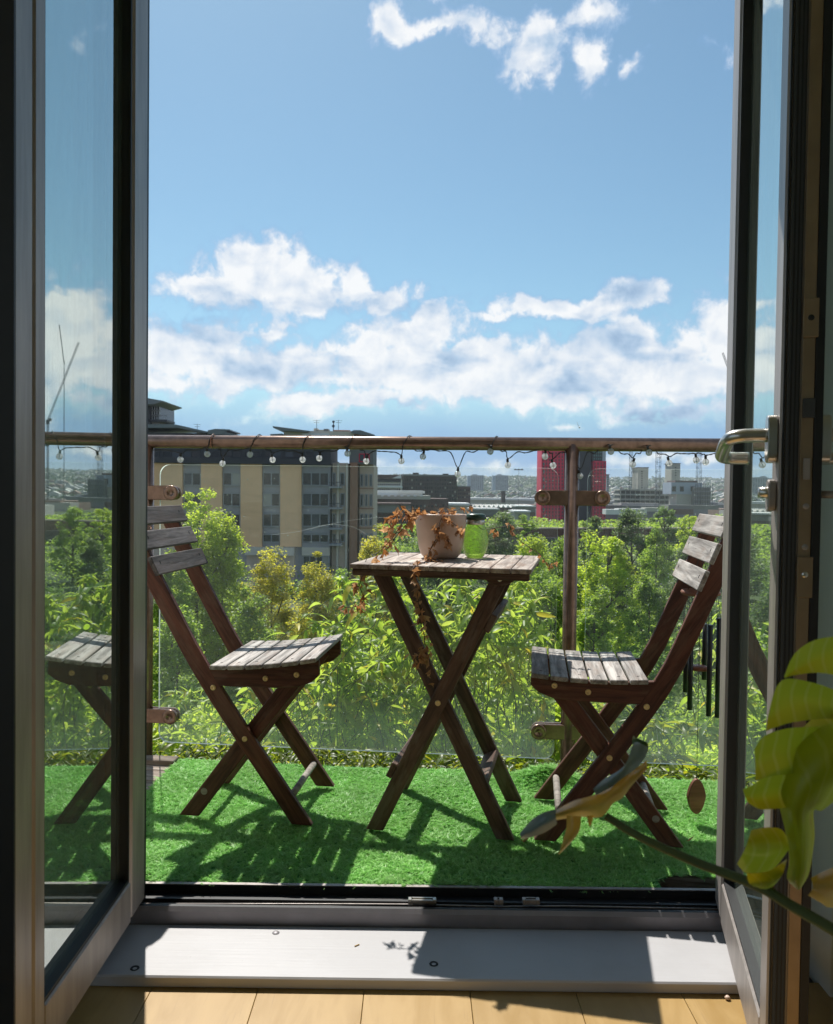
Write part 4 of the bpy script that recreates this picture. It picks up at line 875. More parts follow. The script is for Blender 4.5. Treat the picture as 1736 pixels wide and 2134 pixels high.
def tree(name, pxl, pxr, pyt, Y, mat, prof='mound', label='', group='trees below the balcony', dens=1.0, leafpx=5.5, depth=None, clump=.16, pyb=None, ntops=1):
    cxp = (pxl+pxr)/2; top = gy(cxp, pyt, Y); Rr = (pxr-pxl)/2/F_PX*Y; H = (top.z-GZ)*.93 if pyb is None else top.z-gy(cxp, pyb, Y).z
    leafpx *= 1.22; r = empty(name, (top.x, Y, GZ), 0, label, 'tree', group)
    hz = top.z-GZ
    vis_h = min(H, Rr*7); area = (pxr-pxl)*vis_h/Y*F_PX
    n = int(min(52000, area*dens*5.2/(leafpx*leafpx*.31))); nc = int(max(40, min(360, n/120)))
    # clumps sit near the outside of the crown
    t = rng.random(nc)**.85; pf = PROF[prof](t); ang = rng.uniform(0, 2*np.pi, nc); q = rng.uniform(.35, 1.0, nc)**.6
    wob = 1+.22*np.sin(ang*3+t*9+cxp) + .12*np.sin(ang*5-t*17)
    cr = Rr*pf*q*wob*.88; C = np.stack([cr*np.cos(ang), cr*np.sin(ang), hz - t*vis_h*.97 - .02*vis_h + rng.normal(0, .02*vis_h, nc)], 1)
    sg = clump*Rr*rng.uniform(.5, 1.35, nc)
    idx = rng.integers(0, nc, n); off = rng.normal(size=(n, 3)); off /= np.linalg.norm(off, axis=1)[:, None]; off *= (rng.random(n)**.4)[:, None]
    P = C[idx] + off*sg[idx][:, None]*np.array([1.15, 1.15, .85])*1.5
    ls = leafpx/F_PX*Y
    link('crown', tri_mesh(quads(P, ls), 4), M[mat], r)
    mb = MB(); tr = Rr*.055+.05
    mb.tube([(0, 0, 0), (.02*Rr, 0, hz*.4), (-.02*Rr, .01, hz*.7), (0, 0, hz*.93)], lambda t: tr*(1-.85*t), 7); mb.build('trunk', M['bark'], r)
    mb = MB()
    for k in range(14):
        c_ = C[rng.integers(0, nc)]; z0_ = max(1, c_[2]-Rr*rng.uniform(.5, 1.1)); mb.tube([(0, 0, z0_), (c_[0]*.5, c_[1]*.5, (z0_+c_[2])/2-.1*Rr), tuple(c_)], lambda t: tr*.4*(1-.7*t), 5)
    mb.build('limb', M['limb'], r)
    return r
TR = [ # pxl pxr top Y mat profile label
 (345, 480, 1022, 24, 'lf_bright', 'poplar', 'tall bright green tree in front of the apartment block, right of the left chair back', 1.3, 5.0),
 (395, 535, 1078, 25, 'lf_bright', 'mound', 'bright green tree touching the tan apartment block, lower neighbour of the tall left one', 1.3, 5.0),
 (300, 420, 1150, 18, 'lf_mid', 'mound', 'mid green tree behind the left chair backrest', 1.0, 5.5),
 (495, 640, 1146, 24, 'lf_yellow', 'mound', 'yellow green tree in front of the middle of the apartment block', 1.0, 4.8),
 (590, 730, 1168, 22, 'lf_yellow', 'mound', 'olive yellow tree left of the table top', 1.0, 4.4),
 (655, 760, 1190, 34, 'lf_mid', 'mound', 'green tree at the foot of the apartment block, left of the table', 1.0, 4.5),
 (722, 850, 1108, 42, 'lf_yellow', 'dome', 'olive round tree right behind the corner of the apartment block', 1.0, 4.2),
 (820, 1010, 1085, 60, 'lf_dark', 'mound', 'dark green wide tree seen behind the plant pot', 1.0, 4.2),
 (985, 1100, 1068, 95, 'lf_grey', 'mound', 'grey green tree beyond the right edge of the table top', 1.0, 4.0),
 (1020, 1190, 1118, 38, 'lf_bright', 'mound', 'bright green tree left of the balcony post', 1.0, 4.6),
 (1060, 1240, 1190, 24, 'lf_mid', 'mound', 'mid green bushy tree behind the balcony post', 1.0, 5.0),
 (1206, 1330, 1086, 27, 'lf_bright', 'poplar', 'tall bright green tree right of the balcony post', 1.1, 5.0),
 (1268, 1370, 1058, 75, 'lf_grey', 'willow', 'feathery grey green willow behind the tall right tree', 1.0, 4.2),
 (1316, 1424, 1114, 58, 'lf_mid', 'dome', 'round domed green tree left of the right chair backrest', 1.1, 3.8),
 (1388, 1470, 1146, 44, 'lf_grey', 'dome', 'small pale round tree touching the right chair backrest', 1.1, 4.2),
 (1290, 1420, 1200, 25, 'lf_mid', 'mound', 'mid green tree in front of the domed tree', 1.0, 5.0),
 (1180, 1300, 1230, 19, 'lf_mid', 'mound', 'leafy green tree filling the gap under the tall right tree', 1.0, 5.5),
 (1390, 1560, 1245, 22, 'lf_dark', 'mound', 'dark green tree behind the wind chime', 1.0, 5.5),
 (1500, 1680, 1120, 34, 'lf_mid', 'mound', 'green tree beyond the right door leaf', 1.0, 5.5),
 (440, 600, 1240, 15, 'lf_mid', 'mound', 'mid green leafy tree above the left chair seat', 1.0, 6.0),
 (290, 450, 1270, 12, 'lf_mid', 'mound', 'green leafy tree crown beneath the left chair backrest', 1.0, 6.5),
 (1240, 1440, 1370, 14, 'lf_dark', 'mound', 'shaded dark tree crown seen under the right chair', 1.0, 6.0),
 (1380, 1600, 1440, 11, 'lf_mid', 'mound', 'green tree crown behind the lower end of the wind chime', 1.0, 6.5),
 (120, 310, 1140, 26, 'lf_mid', 'mound', 'green tree left of the opening, seen only past the left door leaf', .6, 6.0),
 (1010, 1075, 1066, 130, 'lf_dark', 'dome', 'dark tree before the factory, left of the red tower foot', 1.0, 3.4),
 (1068, 1130, 1072, 120, 'lf_mid', 'dome', 'green tree at the left foot of the red tower', 1.0, 3.4),
 (1205, 1265, 1080, 125, 'lf_grey', 'dome', 'grey green tree at the right foot of the red tower', 1.0, 3.4),
 (1352, 1420, 1056, 125, 'lf_dark', 'dome', 'dark tree before the white site cabins', 1.0, 3.4),
 (1405, 1470, 1070, 115, 'lf_bright', 'dome', 'bright green tree left of the right chair top, before the site', 1.0, 3.4),
 (1455, 1540, 1078, 118, 'lf_mid', 'dome', 'green tree behind the top of the right chair', 1.0, 3.4),
 (860, 930, 1074, 120, 'lf_mid', 'dome', 'green tree hidden mostly by the plant pot', .8, 3.6),
 (1120, 1230, 1128, 70, 'lf_mid', 'dome', 'green tree beside the post below the boundary wall', 1.0, 3.8),
 (1225, 1330, 1150, 48, 'lf_dark', 'mound', 'dark tree behind the tall bright tree right of the post', 1.0, 4.2),
]
for (a, b, t, Y, m_, pf, lb, dn_, lp_) in TR: tree('tree', a, b, t, Y, m_, pf, lb, dens=dn_, leafpx=lp_)

# canopy of the wood below and scrub beyond: ground cover nobody could count
def canopy(name, x0, x1, y0, y1, zfun, n, size, mat, label, cat, dark=None):
    X = rng.uniform(0, 1, n); Y = y0 + (y1-y0)*rng.random(n)**1.0; XX = (x0 + (x1-x0)*X)*Y/y0
    Z = zfun(XX, Y) - rng.random(n)**2*size*7; s = size*(Y/y0)
    V = quads(np.stack([XX, Y, Z], 1), 1.0); c = V.mean(1, keepdims=True); V = c + (V-c)*s[:, None, None]
    return tag(link(name, tri_mesh(V, 4), M[mat]), label, cat, kind='stuff')
def bump_(X, Y, sc, h): return h*(np.sin(X/sc+1.3)*np.sin(Y/sc*.8+.4)*.6 + np.sin(X/sc*2.3+Y/sc*1.7)*.4)
canopy('undergrowth', -5.5, 6.0, 9, 60, lambda X, Y: -3.6 - (Y-9)*.10 + bump_(X, Y, 1.3, .8), 120000, .075, 'lf_mid', 'dense mixed green undergrowth between the trees below the balcony', 'undergrowth')
canopy('scrub', -40, 55, 70, 190, lambda X, Y: GZ + 3.0 + bump_(X, Y, 6, 1.6), 60000, .22, 'lf_mid', 'low green scrub around the trees beyond the garden', 'scrub')
canopy('scrub', -30, 130, 200, 330, lambda X, Y: GZ + 3.2 + bump_(X, Y, 11, 2.2), 50000, .75, 'lf_mid', 'green scrub strip in front of the red towers', 'scrub')
# distant woods on the hills
n = 90000; rr_ = 700*np.exp(rng.random(n)*1.95); aa = rng.uniform(-.62, .62, n); X, Y = rr_*np.sin(aa), rr_*np.cos(aa)
msk = (np.sin(X*.006+Y*.004)+np.sin(X*.017-Y*.009+1)+np.sin(X*.003+2)*1.2) > -1.1+rng.normal(0, .5, n); X, Y, rr_ = X[msk], Y[msk], rr_[msk]
Z = hillz(X, Y) + rr_*.0022*rng.uniform(0, 1.4, len(X)) + 1.0
V = quads(np.stack([X, Y, Z], 1), 1.0, .8); c = V.mean(1, keepdims=True); V = c + (V-c)*(rr_*.0036)[:, None, None]
tag(link('distant_woods', tri_mesh(V, 4), M['lf_far']), 'dark green woods covering the far hills', 'woods', kind='stuff')
# distant town: very many tiny houses
hx = MB(); R3 = random.Random(3)
for k in range(2200):
    r_ = 600*math.exp(R3.random()*1.35)*1.6; a = R3.uniform(-.6, .6); X, Y = r_*math.sin(a), r_*math.cos(a); w = R3.uniform(8, 22); h = R3.uniform(3, 7)
    zz = float(hillz(X, Y)); m_ = Matrix.Translation((X, Y, zz+h/2+r_*.0006)) @ Matrix.Rotation(R3.uniform(-.5, .5), 4, 'Z')
    hx.prism([(X-w/2, zz), (X+w/2, zz), (X+w/2, zz+h), (X, zz+h*1.5), (X-w/2, zz+h)], Y, Y+R3.uniform(6, 12), 'y')
for k in range(150):
    r_ = R3.uniform(420, 1100); a = R3.uniform(-.55, .6); X, Y = r_*math.sin(a), r_*math.cos(a); w = R3.uniform(14, 46); h = R3.uniform(4, 9)
    hx.box((X, Y, GZ+h/2), (w, R3.uniform(10, 24), h)).box((X+w*R3.uniform(-.2, .2), Y, GZ+h+.6), (w*.5, 6, 1.2))
def town_mat():
    m, g = new_mat('far_town'); ge = g.n('ShaderNodeNewGeometry'); r = ge.outputs['Random Per Island']
    c = g.ramp(r, [(0, (.42, .40, .38)), (.3, (.24, .16, .13)), (.5, (.55, .54, .52)), (.8, (.18, .18, .20))], 'CONSTANT'); finish(g, principled(g, c, .8).outputs[0]); return m
tag(hx.build('distant_town', town_mat()), 'tiny pale and brick houses scattered over the far hillsides', 'town', kind='stuff')

# ------------------------------------------------------------------ building helpers
CM = {k: plain(k, c, rg, 0, vr, ns, bs) for k, c, rg, vr, ns, bs in (
    ('tan_cladding', (.90, .55, .30), .85, .08, .4, .1), ('blue_spandrel', (.32, .31, .34), .5, .1, .5, 0), ('frame_grey', (.30, .31, .34), .5, .1, 1, 0), ('brown_cladding', (.38, .20, .13), .8, .1, .5, 0),
    ('dark_cladding', (.035, .037, .045), .5, .1, .5, 0), ('roof_metal', (.16, .18, .19), .4, .1, .5, 0), ('pale_stone', (.62, .57, .50), .8, .08, .5, 0), ('warm_wall', (.60, .47, .38), .8, .08, .5, 0),
    ('dark_brick', (.075, .055, .06), .9, .2, .15, 0), ('mill_brick', (.14, .09, .085), .9, .2, .15, 0), ('white_panel', (.72, .73, .74), .6, .06, .1, 0), ('red_panel', (.66, .012, .06), .5, .1, .3, 0),
    ('charcoal_panel', (.04, .04, .045), .6, .2, .3, 0), ('concrete', (.44, .43, .38), .9, .12, .1, 0), ('concrete_dark', (.20, .20, .20), .9, .15, .1, 0), ('crane_steel', (.05, .06, .08), .5, .1, 1, 0),
    ('blue_panel', (.36, .42, .50), .6, .08, .1, 0), ('window_green', (.10, .22, .20), .3, .3, .3, 0), ('rust_fence', (.14, .07, .05), .9, .3, .3, 0), ('tower_pale', (.42, .45, .50), .8, .05, .1, 0), ('shed_roof', (.62, .62, .60), .5, .1, .1, 0))}
def bpart(parent, nm, px0, px1, py0, py1, Y, dep, mat, front=0.0, bev=0):
    """box whose front face is at distance Y - front, spanning those columns and rows of the view at Y; origin of the thing is at parent.location"""
    a, b = gy(px0, py1, Y), gy(px1, py0, Y); zc_ = ((a.z+b.z)/2, (b.z-a.z)); o = parent.location
    return MB().box((0, 0, 0), (abs(b.x-a.x), dep, abs(zc_[1])), bev).build(nm, CM[mat] if mat in CM else M[mat], parent, ((a.x+b.x)/2-o.x, Y-front+dep/2-o.y, zc_[0]-o.z))
def bld(name, px, py, Y, label, cat='building', group=None):
    p = gy(px, py, Y); return empty(name, (p.x, Y, min(p.z, GZ) if False else p.z), 0, label, cat, group)

# ---- tan apartment block on the left (z1 units of the enlarged photograph)
YB = 115.0
def zx(v): return 286.5+.3302*v
def zy(v): return 833.6+.3302*v
ap = bld('apartment_block', 540, 1200, YB, 'tan and grey apartment block with strips of windows, left behind the handrail')
def ab(nm, x0, x1, y0, y1, dep, mat, front=0, parent=ap, Y=YB): return bpart(parent, nm, zx(x0), zx(x1), zy(y0), zy(y1), Y, dep, mat, front)
ab('core', -700, 1215, 385, 1400, 14, 'blue_spandrel', -.55)
TANS = [(-660, -560), (-450, -310), (-200, -60), (105, 283), (400, 533), (650, 785), (900, 1035)]
for (a, b) in TANS:
    n_ = 5
    for k in range(n_):
        y0, y1 = 385+108*k, 385+108*(k+1)-1.0; ab('cladding_panel', a, b, y0, y1 if k < n_-1 else 925, .6, 'tan_cladding', 0)
ab('wall', 283, 400, 925, 1400, .5, 'warm_wall', -.1); ab('wall', 685, 990, 978, 1400, .6, 'warm_wall', -.05); ab('ledge', 683, 992, 930, 977, 1.4, 'pale_stone', .7)
ab('wall', -700, 283, 926, 1400, .6, 'warm_wall', .0)
rows = [(457, 540), (587, 672), (717, 800), (847, 900)]
WIN = [(-560, -450), (-310, -200), (-60, 105), (283, 400), (533, 650), (785, 900), (1035, 1210)]
wc = {}
def window(x0, x1, y0, y1, front, parent, Y=YB, cols=2, frame='frame_grey', glass='farglass'):
    a, b = gy(zx(x0), zy(y1), Y), gy(zx(x1), zy(y0), Y); w, h = b.x-a.x, b.z-a.z; key = (round(w, 1), round(h, 1), cols, frame)
    if key not in wc:
        mb = MB(); fw = .14
        mb.box((0, 0, h/2-fw/2), (w, .12, fw)).box((0, 0, -h/2+fw/2), (w, .12, fw))
        for k in range(cols+1): mb.box((-w/2+fw/2+(w-fw)*k/cols, 0, 0), (fw, .11, h-2*fw))
        f = mb.mesh(); f.materials.append(CM[frame]); pw_ = (w-fw)/cols-fw; p = MB().box((0, 0, 0), (pw_, .02, h-2*fw)).mesh(); p.materials.append(M[glass]); wc[key] = (f, p, w, fw, pw_)
    f, p, w, fw, pw_ = wc[key]; o = parent.location
    wo_ = link('window', f, None, parent, ((a.x+b.x)/2-o.x, Y-front-o.y, (a.z+b.z)/2-o.z))
    for k in range(cols): link('pane', p, None, wo_, (-w/2+fw+pw_/2+(pw_+fw)*k, .03, 0))
for (a, b) in WIN:
    for (y0, y1) in rows: window(a+3, b-3, y0, y1, -.38, ap, cols=2 if b-a < 150 else 3)
    for k, (y0, y1) in enumerate(rows): ab('sill_line', a+2, b-2, y0-9, y0-5, .2, 'frame_grey', -.42)
ab('spandrel', 1036, 1212, 905, 930, .5, 'blue_spandrel', -.3); window(1040, 1210, 985, 1120, -.4, ap, cols=4); ab('spandrel', 1036, 1212, 932, 982, .4, 'pale_stone', -.2)
# set-back top floor, dark band with long windows
ab('top_storey', -700, 1215, 262, 383, 10, 'dark_cladding', -1.2)
for a in range(-640, 1160, 130): window(a, a+112, 318, 362, 1.24-2.44+.04, ap, cols=2, frame='dark_cladding')
ab('roof_slab', -700, 1225, 374, 386, 12, 'dark_cladding', .5)
# corner with balcony stack and the darker return
ab('corner_wall', 1215, 1320, 395, 1400, 8, 'warm_wall', -1.4)
for k, (y0, y1) in enumerate(rows):
    ab('balcony', 1213, 1290, y1+6, y1+16, 2.6, 'frame_grey', 1.3)
    ab('balcony_rail', 1214, 1288, y1-22, y1-19, .1, 'dark_cladding', 1.3)
    for q in range(5): ab('baluster', 1216+q*17, 1218+q*17, y1-20, y1+6, .1, 'dark_cladding', 1.28)
    window(1222, 1246, y0, y1, -1.3, ap, cols=1); window(1272, 1304, y0, y1, -1.3, ap, cols=1)
ab('corner_pier', 1246, 1270, 395, 1400, .6, 'pale_stone', -.9); ab('corner_pier', 1303, 1322, 395, 1400, .6, 'pale_stone', -.9)
ab('return_wall', 1322, 1378, 390, 1300, 12, 'brown_cladding', -3); ab('return_wall', 1378, 1480, 400, 1300, 12, 'warm_wall', -5)
for (y0, y1) in rows[:4]:
    window(1388, 1412, y0+6, y1+4, -4.9, ap, cols=1); window(1420, 1440, y0+6, y1+4, -4.9, ap, cols=1); window(1452, 1470, y0+6, y1+4, -4.9, ap, cols=1)
    ab('floor_band', 1380, 1480, y1+14, y1+20, .3, 'brown_cladding', -4.8)
ab('top_storey', 1322, 1480, 262, 398, 10, 'concrete_dark', -4); window(1385, 1455, 330, 385, -3.9, ap, cols=2, frame='red_panel')
# penthouse roofs
def roofpoly(pts, dep, front, mat, nm='roof', Y=YB):
    o = ap.location; P = [gy(zx(x), zy(y), Y) for x, y in pts]
    return MB().prism([(p.x-o.x, p.z-o.z) for p in P], Y-front-o.y, Y-front+dep-o.y, 'y').build(nm, CM[mat], ap)
ab('penthouse', 905, 1355, 190, 262, 8, 'pale_stone', -2.5); ab('penthouse', 1025, 1200, 205, 262, 7, 'white_panel', -2.2)
roofpoly([(842, 160), (870, 163), (1075, 190), (1062, 197), (905, 190), (848, 172)], 9, -1.2, 'roof_metal'); roofpoly([(828, 212), (905, 208), (905, 222), (832, 224)], 6, -1.0, 'roof_metal')
roofpoly([(1335, 196), (1358, 183), (1400, 183), (1490, 212), (1482, 222), (1352, 205)], 9, -2, 'roof_metal'); ab('penthouse', 1352, 1470, 203, 262, 7, 'brown_cladding', -3)
ab('roof_box', 1095, 1120, 168, 192, 2, 'pale_stone', -3); ab('roof_box', 1112, 1160, 178, 192, 2, 'concrete', -3); ab('roof_box', 1160, 1190, 172, 190, 2, 'concrete_dark', -3); ab('roof_box', 1225, 1330, 180, 192, 3, 'brown_cladding', -3)
pz = gy(zx(1237), zy(165), YB+4); o_ = ap.location
MB().tube([(pz.x-o_.x, 4, pz.z-o_.z-.8), (pz.x-o_.x, 4, pz.z-o_.z+.8)], .07, 6).build('mast', CM['crane_steel'], ap)
for dz_, r_ in ((.0, .22), (.65, .2)): MB().lathe([(0, -.12), (r_, 0), (r_*.9, .03), (0, -.06)], 14).build('satellite_dish', CM['crane_steel'], ap, mw=Matrix.Translation((pz.x-o_.x, 3.9, pz.z-o_.z+dz_)) @ Matrix.Rotation(R(80), 4, 'X'))
for q in (1130, 1268, 375): 
    pz = gy(zx(q), zy(150 if q < 400 else 125), YB+4); MB().tube([(pz.x-o_.x, 4.2, pz.z-o_.z-2.4), (pz.x-o_.x, 4.2, pz.z-o_.z)], .035, 4).box((pz.x-o_.x, 4.2, pz.z-o_.z-.1), (1.1, .04, .04)).box((pz.x-o_.x, 4.2, pz.z-o_.z-.4), (.8, .04, .04)).build('aerial', CM['crane_steel'], ap)
# left wing roofs
ab('penthouse', -300, 425, 205, 262, 8, 'dark_cladding', -1.5); ab('penthouse', 430, 570, 210, 262, 6, 'dark_cladding', -1.5)
roofpoly([(-400, 150), (200, 150), (240, 153), (430, 196), (425, 206), (240, 172), (-400, 176)], 10, -.8, 'roof_metal')
roofpoly([(432, 188), (480, 178), (572, 182), (575, 190), (545, 193), (545, 202), (600, 210), (596, 220), (430, 212)], 7, -1, 'roof_metal')

# ---- taller tower behind, only its right edge shows
tw = bld('apartment_tower', 300, 900, 150, 'glass cornered tower with a flat overhanging roof at the far left above the handrail')
def tb_(nm, x0, x1, y0, y1, dep, mat, front=0): return bpart(tw, nm, zx(x0), zx(x1), zy(y0), zy(y1), 150, dep, mat, front)
tb_('tower_core', -600, 80, 30, 1000, 14, 'dark_cladding', 0); tb_('glass_storey', -200, 130, 35, 130, 9, 'farglass', -1)
for k in range(4): tb_('mullion', 82+k*15, 85+k*15, 35, 130, .3, 'white_panel', -.8)
for k in range(3): tb_('floor_band', -200, 132, 60+k*30, 66+k*30, .4, 'concrete_dark', -.7)
tb_('balcony', -200, 186, 124, 133, 5, 'dark_cladding', 0); tb_('tower_base', -200, 130, 133, 400, 9, 'concrete_dark', -1)
for k in range(8): tb_('baluster', 132+k*7, 133.5+k*7, 98, 124, .1, 'frame_grey', 0)
tb_('balcony_rail', 130, 186, 96, 99, .12, 'frame_grey', 0)
o_ = tw.location; P = [gy(zx(x), zy(y), 150) for x, y in ((-300, 0), (100, 0), (192, 16), (190, 22), (130, 38), (-300, 38))]
MB().prism([(p.x-o_.x, p.z-o_.z) for p in P], -3, 9, 'y').build('roof', CM['roof_metal'], tw)

# ---- mid-distance town (units of the second enlargement)
def ux(v): return 729.4+.2701*v
def uy(v): return 885.7+.2701*v
def simple(name, label, Y, parts, cat='building', group=None, f=(ux, uy)):
    x0 = parts[0][1]; y1 = max(p[4] for p in parts); b = bld(name, f[0]((parts[0][1]+parts[0][2])/2), f[1](y1), Y, label, cat, group)
    for (nm, a, c_, y0, y1, dep, mat, fr_) in parts: bpart(b, nm, f[0](a), f[0](c_), f[1](y0), f[1](y1), Y, dep, mat, fr_)
    return b
def rowwin(b, x0, x1, n, y0, y1, m, Y, fr_, mat='farglass', fill=.55, f=(ux, uy), vfill=.5, nm='window'):
    o = b.location; me = None
    for j in range(m):
        for i in range(n):
            a = x0+(x1-x0)*(i+.5-fill/2)/n; c_ = x0+(x1-x0)*(i+.5+fill/2)/n; t = y0+(y1-y0)*(j+.5-vfill/2)/m; u = y0+(y1-y0)*(j+.5+vfill/2)/m
            P, Q = gy(f[0](a), f[1](u), Y), gy(f[0](c_), f[1](t), Y)
            if me is None: me = MB().box((0, 0, 0), (Q.x-P.x, .3, Q.z-P.z)).mesh(); me.materials.append(M[mat] if mat in M else CM[mat])
            link(nm, me, None, b, ((P.x+Q.x)/2-o.x, Y-fr_-.1+.15-o.y, (P.z+Q.z)/2-o.z))
b = simple('mill_building', 'long dark brick mill with two small roof turrets in the middle distance', 330, [('wall', 395, 825, 390, 640, 25, 'dark_brick', 0), ('turret', 484, 530, 368, 395, 8, 'dark_brick', .3), ('turret', 718, 760, 376, 395, 8, 'dark_brick', .3), ('parapet', 393, 827, 385, 392, 26, 'concrete_dark', .5)])
rowwin(b, 402, 640, 14, 410, 590, 6, 330, .1); rowwin(b, 650, 820, 9, 410, 590, 6, 330, .1)
b = simple('brick_annexe', 'lower brown brick annexe on the right of the dark mill', 345, [('wall', 827, 930, 478, 640, 15, 'mill_brick', 0), ('roof', 825, 934, 472, 479, 16, 'concrete_dark', .4)]); rowwin(b, 832, 926, 6, 490, 570, 3, 345, .1)
b = simple('office_building', 'white and grey office building with a glazed roof left of the dark mill', 290, [('wall', 150, 395, 412, 600, 20, 'pale_stone', 0), ('roof', 140, 400, 385, 414, 18, 'mill_brick', .6), ('parapet', 140, 398, 470, 480, 21, 'white_panel', .7), ('glass_storey', 180, 392, 418, 440, 20, 'farglass', .3)]); rowwin(b, 160, 390, 14, 450, 468, 1, 290, .2); rowwin(b, 160, 390, 14, 484, 560, 3, 290, .2)
o_ = b.location; P = [gy(ux(x), uy(y), 290) for x, y in ((325, 412), (380, 390), (396, 388), (396, 412))]; MB().prism([(p.x-o_.x, p.z-o_.z) for p in P], -1.2, 8, 'y').build('skylight', CM['white_panel'], b)
b = simple('warehouse', 'long low warehouse with white strip skylight roof behind the plant pot', 215, [('wall', 120, 760, 570, 760, 25, 'mill_brick', 0), ('roof', 110, 620, 545, 569, 26, 'concrete', .6), ('skylight', 190, 560, 505, 545, 1, 'white_panel', -9), ('skylight', 365, 580, 508, 526, .6, 'shed_roof', -8)])
for k in range(8): bpart(b, 'roof_light', ux(190+k*50), ux(212+k*50), uy(537), uy(552), 215, .5, 'white_panel', 1.0)
rowwin(b, 150, 740, 20, 600, 700, 2, 215, .1, 'farglass', .5, vfill=.3)
for (a, c_, n_, lb) in ((905, 1032, 1, 'left one of two pale tower blocks on the horizon'), (1098, 1222, 1, 'right one of two pale tower blocks on the horizon')):
    b = simple('tower_block', lb, 1150, [('wall', a+26, c_, 388, 505, 16, 'tower_pale', 0), ('wall', a, a+26, 392, 505, 14, 'blue_panel', 1), ('plant_room', a+40, c_-50, 380, 389, 10, 'tower_pale', -1)], group='pale tower blocks'); rowwin(b, a+28, c_-2, 6, 395, 500, 11, 1150, .3, 'blue_spandrel' if False else 'farglass', .6, vfill=.35)
b = simple('storage_shed', 'long white low shed under the tower blocks', 520, [('wall', 930, 1480, 575, 604, 30, 'concrete', 0), ('roof', 925, 1485, 568, 577, 32, 'white_panel', .8)])
b = simple('white_shed', 'low white shed just behind the rim of the plant pot', 250, [('wall', 640, 920, 618, 720, 20, 'concrete', 0), ('roof', 636, 924, 604, 618, 22, 'white_panel', .8)])
b = simple('factory', 'factory with a row of pale sawtooth roof lights behind the jar', 330, [('wall', 880, 1430, 640, 720, 30, 'mill_brick', 0)])
o_ = b.location
for k in range(13):
    P = [gy(ux(x), uy(y), 330) for x, y in ((945+k*37, 641), (960+k*37, 618), (981+k*37, 641))]; MB().prism([(p.x-o_.x, p.z-o_.z) for p in P], 0, 26, 'y').build('roof_light', CM['shed_roof'], b)
b = simple('substation', 'small grey flat roofed building right of the jar', 150, [('wall', 1270, 1388, 672, 730, 8, 'concrete', 0), ('roof', 1262, 1394, 662, 672, 9, 'white_panel', .5), ('door', 1300, 1320, 690, 730, .2, 'dark_cladding', .1)])
b = simple('chimney_stack', 'dark square stack standing in the trees before the tower blocks', 480, [('stack', 1170, 1200, 512, 600, 5, 'dark_brick', 0), ('stack_cap', 1166, 1204, 508, 514, 6, 'concrete_dark', .5)], 'chimney')
b = simple('floodlight_mast', 'tall thin floodlight mast left of the red tower', 420, [('mast', 1300, 1303, 345, 640, .4, 'crane_steel', 0), ('lamp_bar', 1266, 1338, 343, 348, .5, 'crane_steel', 0), ('lamp', 1270, 1282, 338, 345, .6, 'concrete_dark', .2), ('lamp', 1296, 1308, 338, 345, .6, 'concrete_dark', .2), ('lamp', 1322, 1334, 338, 345, .6, 'concrete_dark', .2)], 'mast')
# scattered low sheds and roofs between trees
R4 = random.Random(11)
for k, (px, py, w, h, Y, mt, lb) in enumerate(((1010, 1062, 60, 6, 230, 'shed_roof', 'flat pale roof beyond the grey green tree'), (1072, 1072, 38, 5, 210, 'concrete', 'low grey shed left of the red tower foot'), (820, 1052, 70, 8, 200, 'mill_brick', 'low brick shed left of the pot'), (1095, 1056, 40, 5, 300, 'white_panel', 'small white roofed unit left of the red tower'))):
    b = bld('shed', px, py+h, Y, lb); bpart(b, 'wall', px-w/2, px+w/2, py, py+h*2, Y, 12, 'concrete_dark'); bpart(b, 'roof', px-w/2-1, px+w/2+1, py-h*.4, py-.05, Y, 13, mt, .5)

# ---- red and charcoal student tower behind the post (third enlargement)
def wx(v): return 1094.1+.2701*v
wyf = uy
fz = (wx, wyf)
YR = 376.0
b = simple('red_tower', 'tall red and charcoal tower with slit windows behind the balcony post', YR, [('red_wing', 120, 305, 130, 760, 14, 'red_panel', 0), ('dark_wing', 305, 520, 110, 760, 16, 'charcoal_panel', -2), ('red_wing', 520, 628, 278, 760, 14, 'red_panel', 0), ('dark_wing', 522, 624, 130, 277, 12, 'charcoal_panel', -1), ('pale_wing', 600, 628, 130, 277, 10, 'tower_pale', -.5)], f=fz)
rowwin(b, 128, 300, 7, 205, 740, 20, YR, .05, 'charcoal_panel', .34, fz, .62); rowwin(b, 526, 624, 4, 285, 740, 18, YR, .05, 'charcoal_panel', .34, fz, .6); rowwin(b, 530, 598, 4, 150, 272, 5, YR, -.95, 'window_green', .5, fz, .6)
rowwin(b, 132, 160, 1, 215, 740, 9, YR, .2, 'window_green', .3, fz, .4, 'green_panel')
b = simple('low_block', 'teal grey block touching the right side of the red tower', 420, [('wall', 626, 650, 385, 640, 14, 'tower_pale', 0), ('roof', 624, 652, 380, 386, 15, 'concrete_dark', .5)], f=fz); rowwin(b, 628, 648, 2, 395, 600, 12, 420, .1, 'window_green', .6, fz)

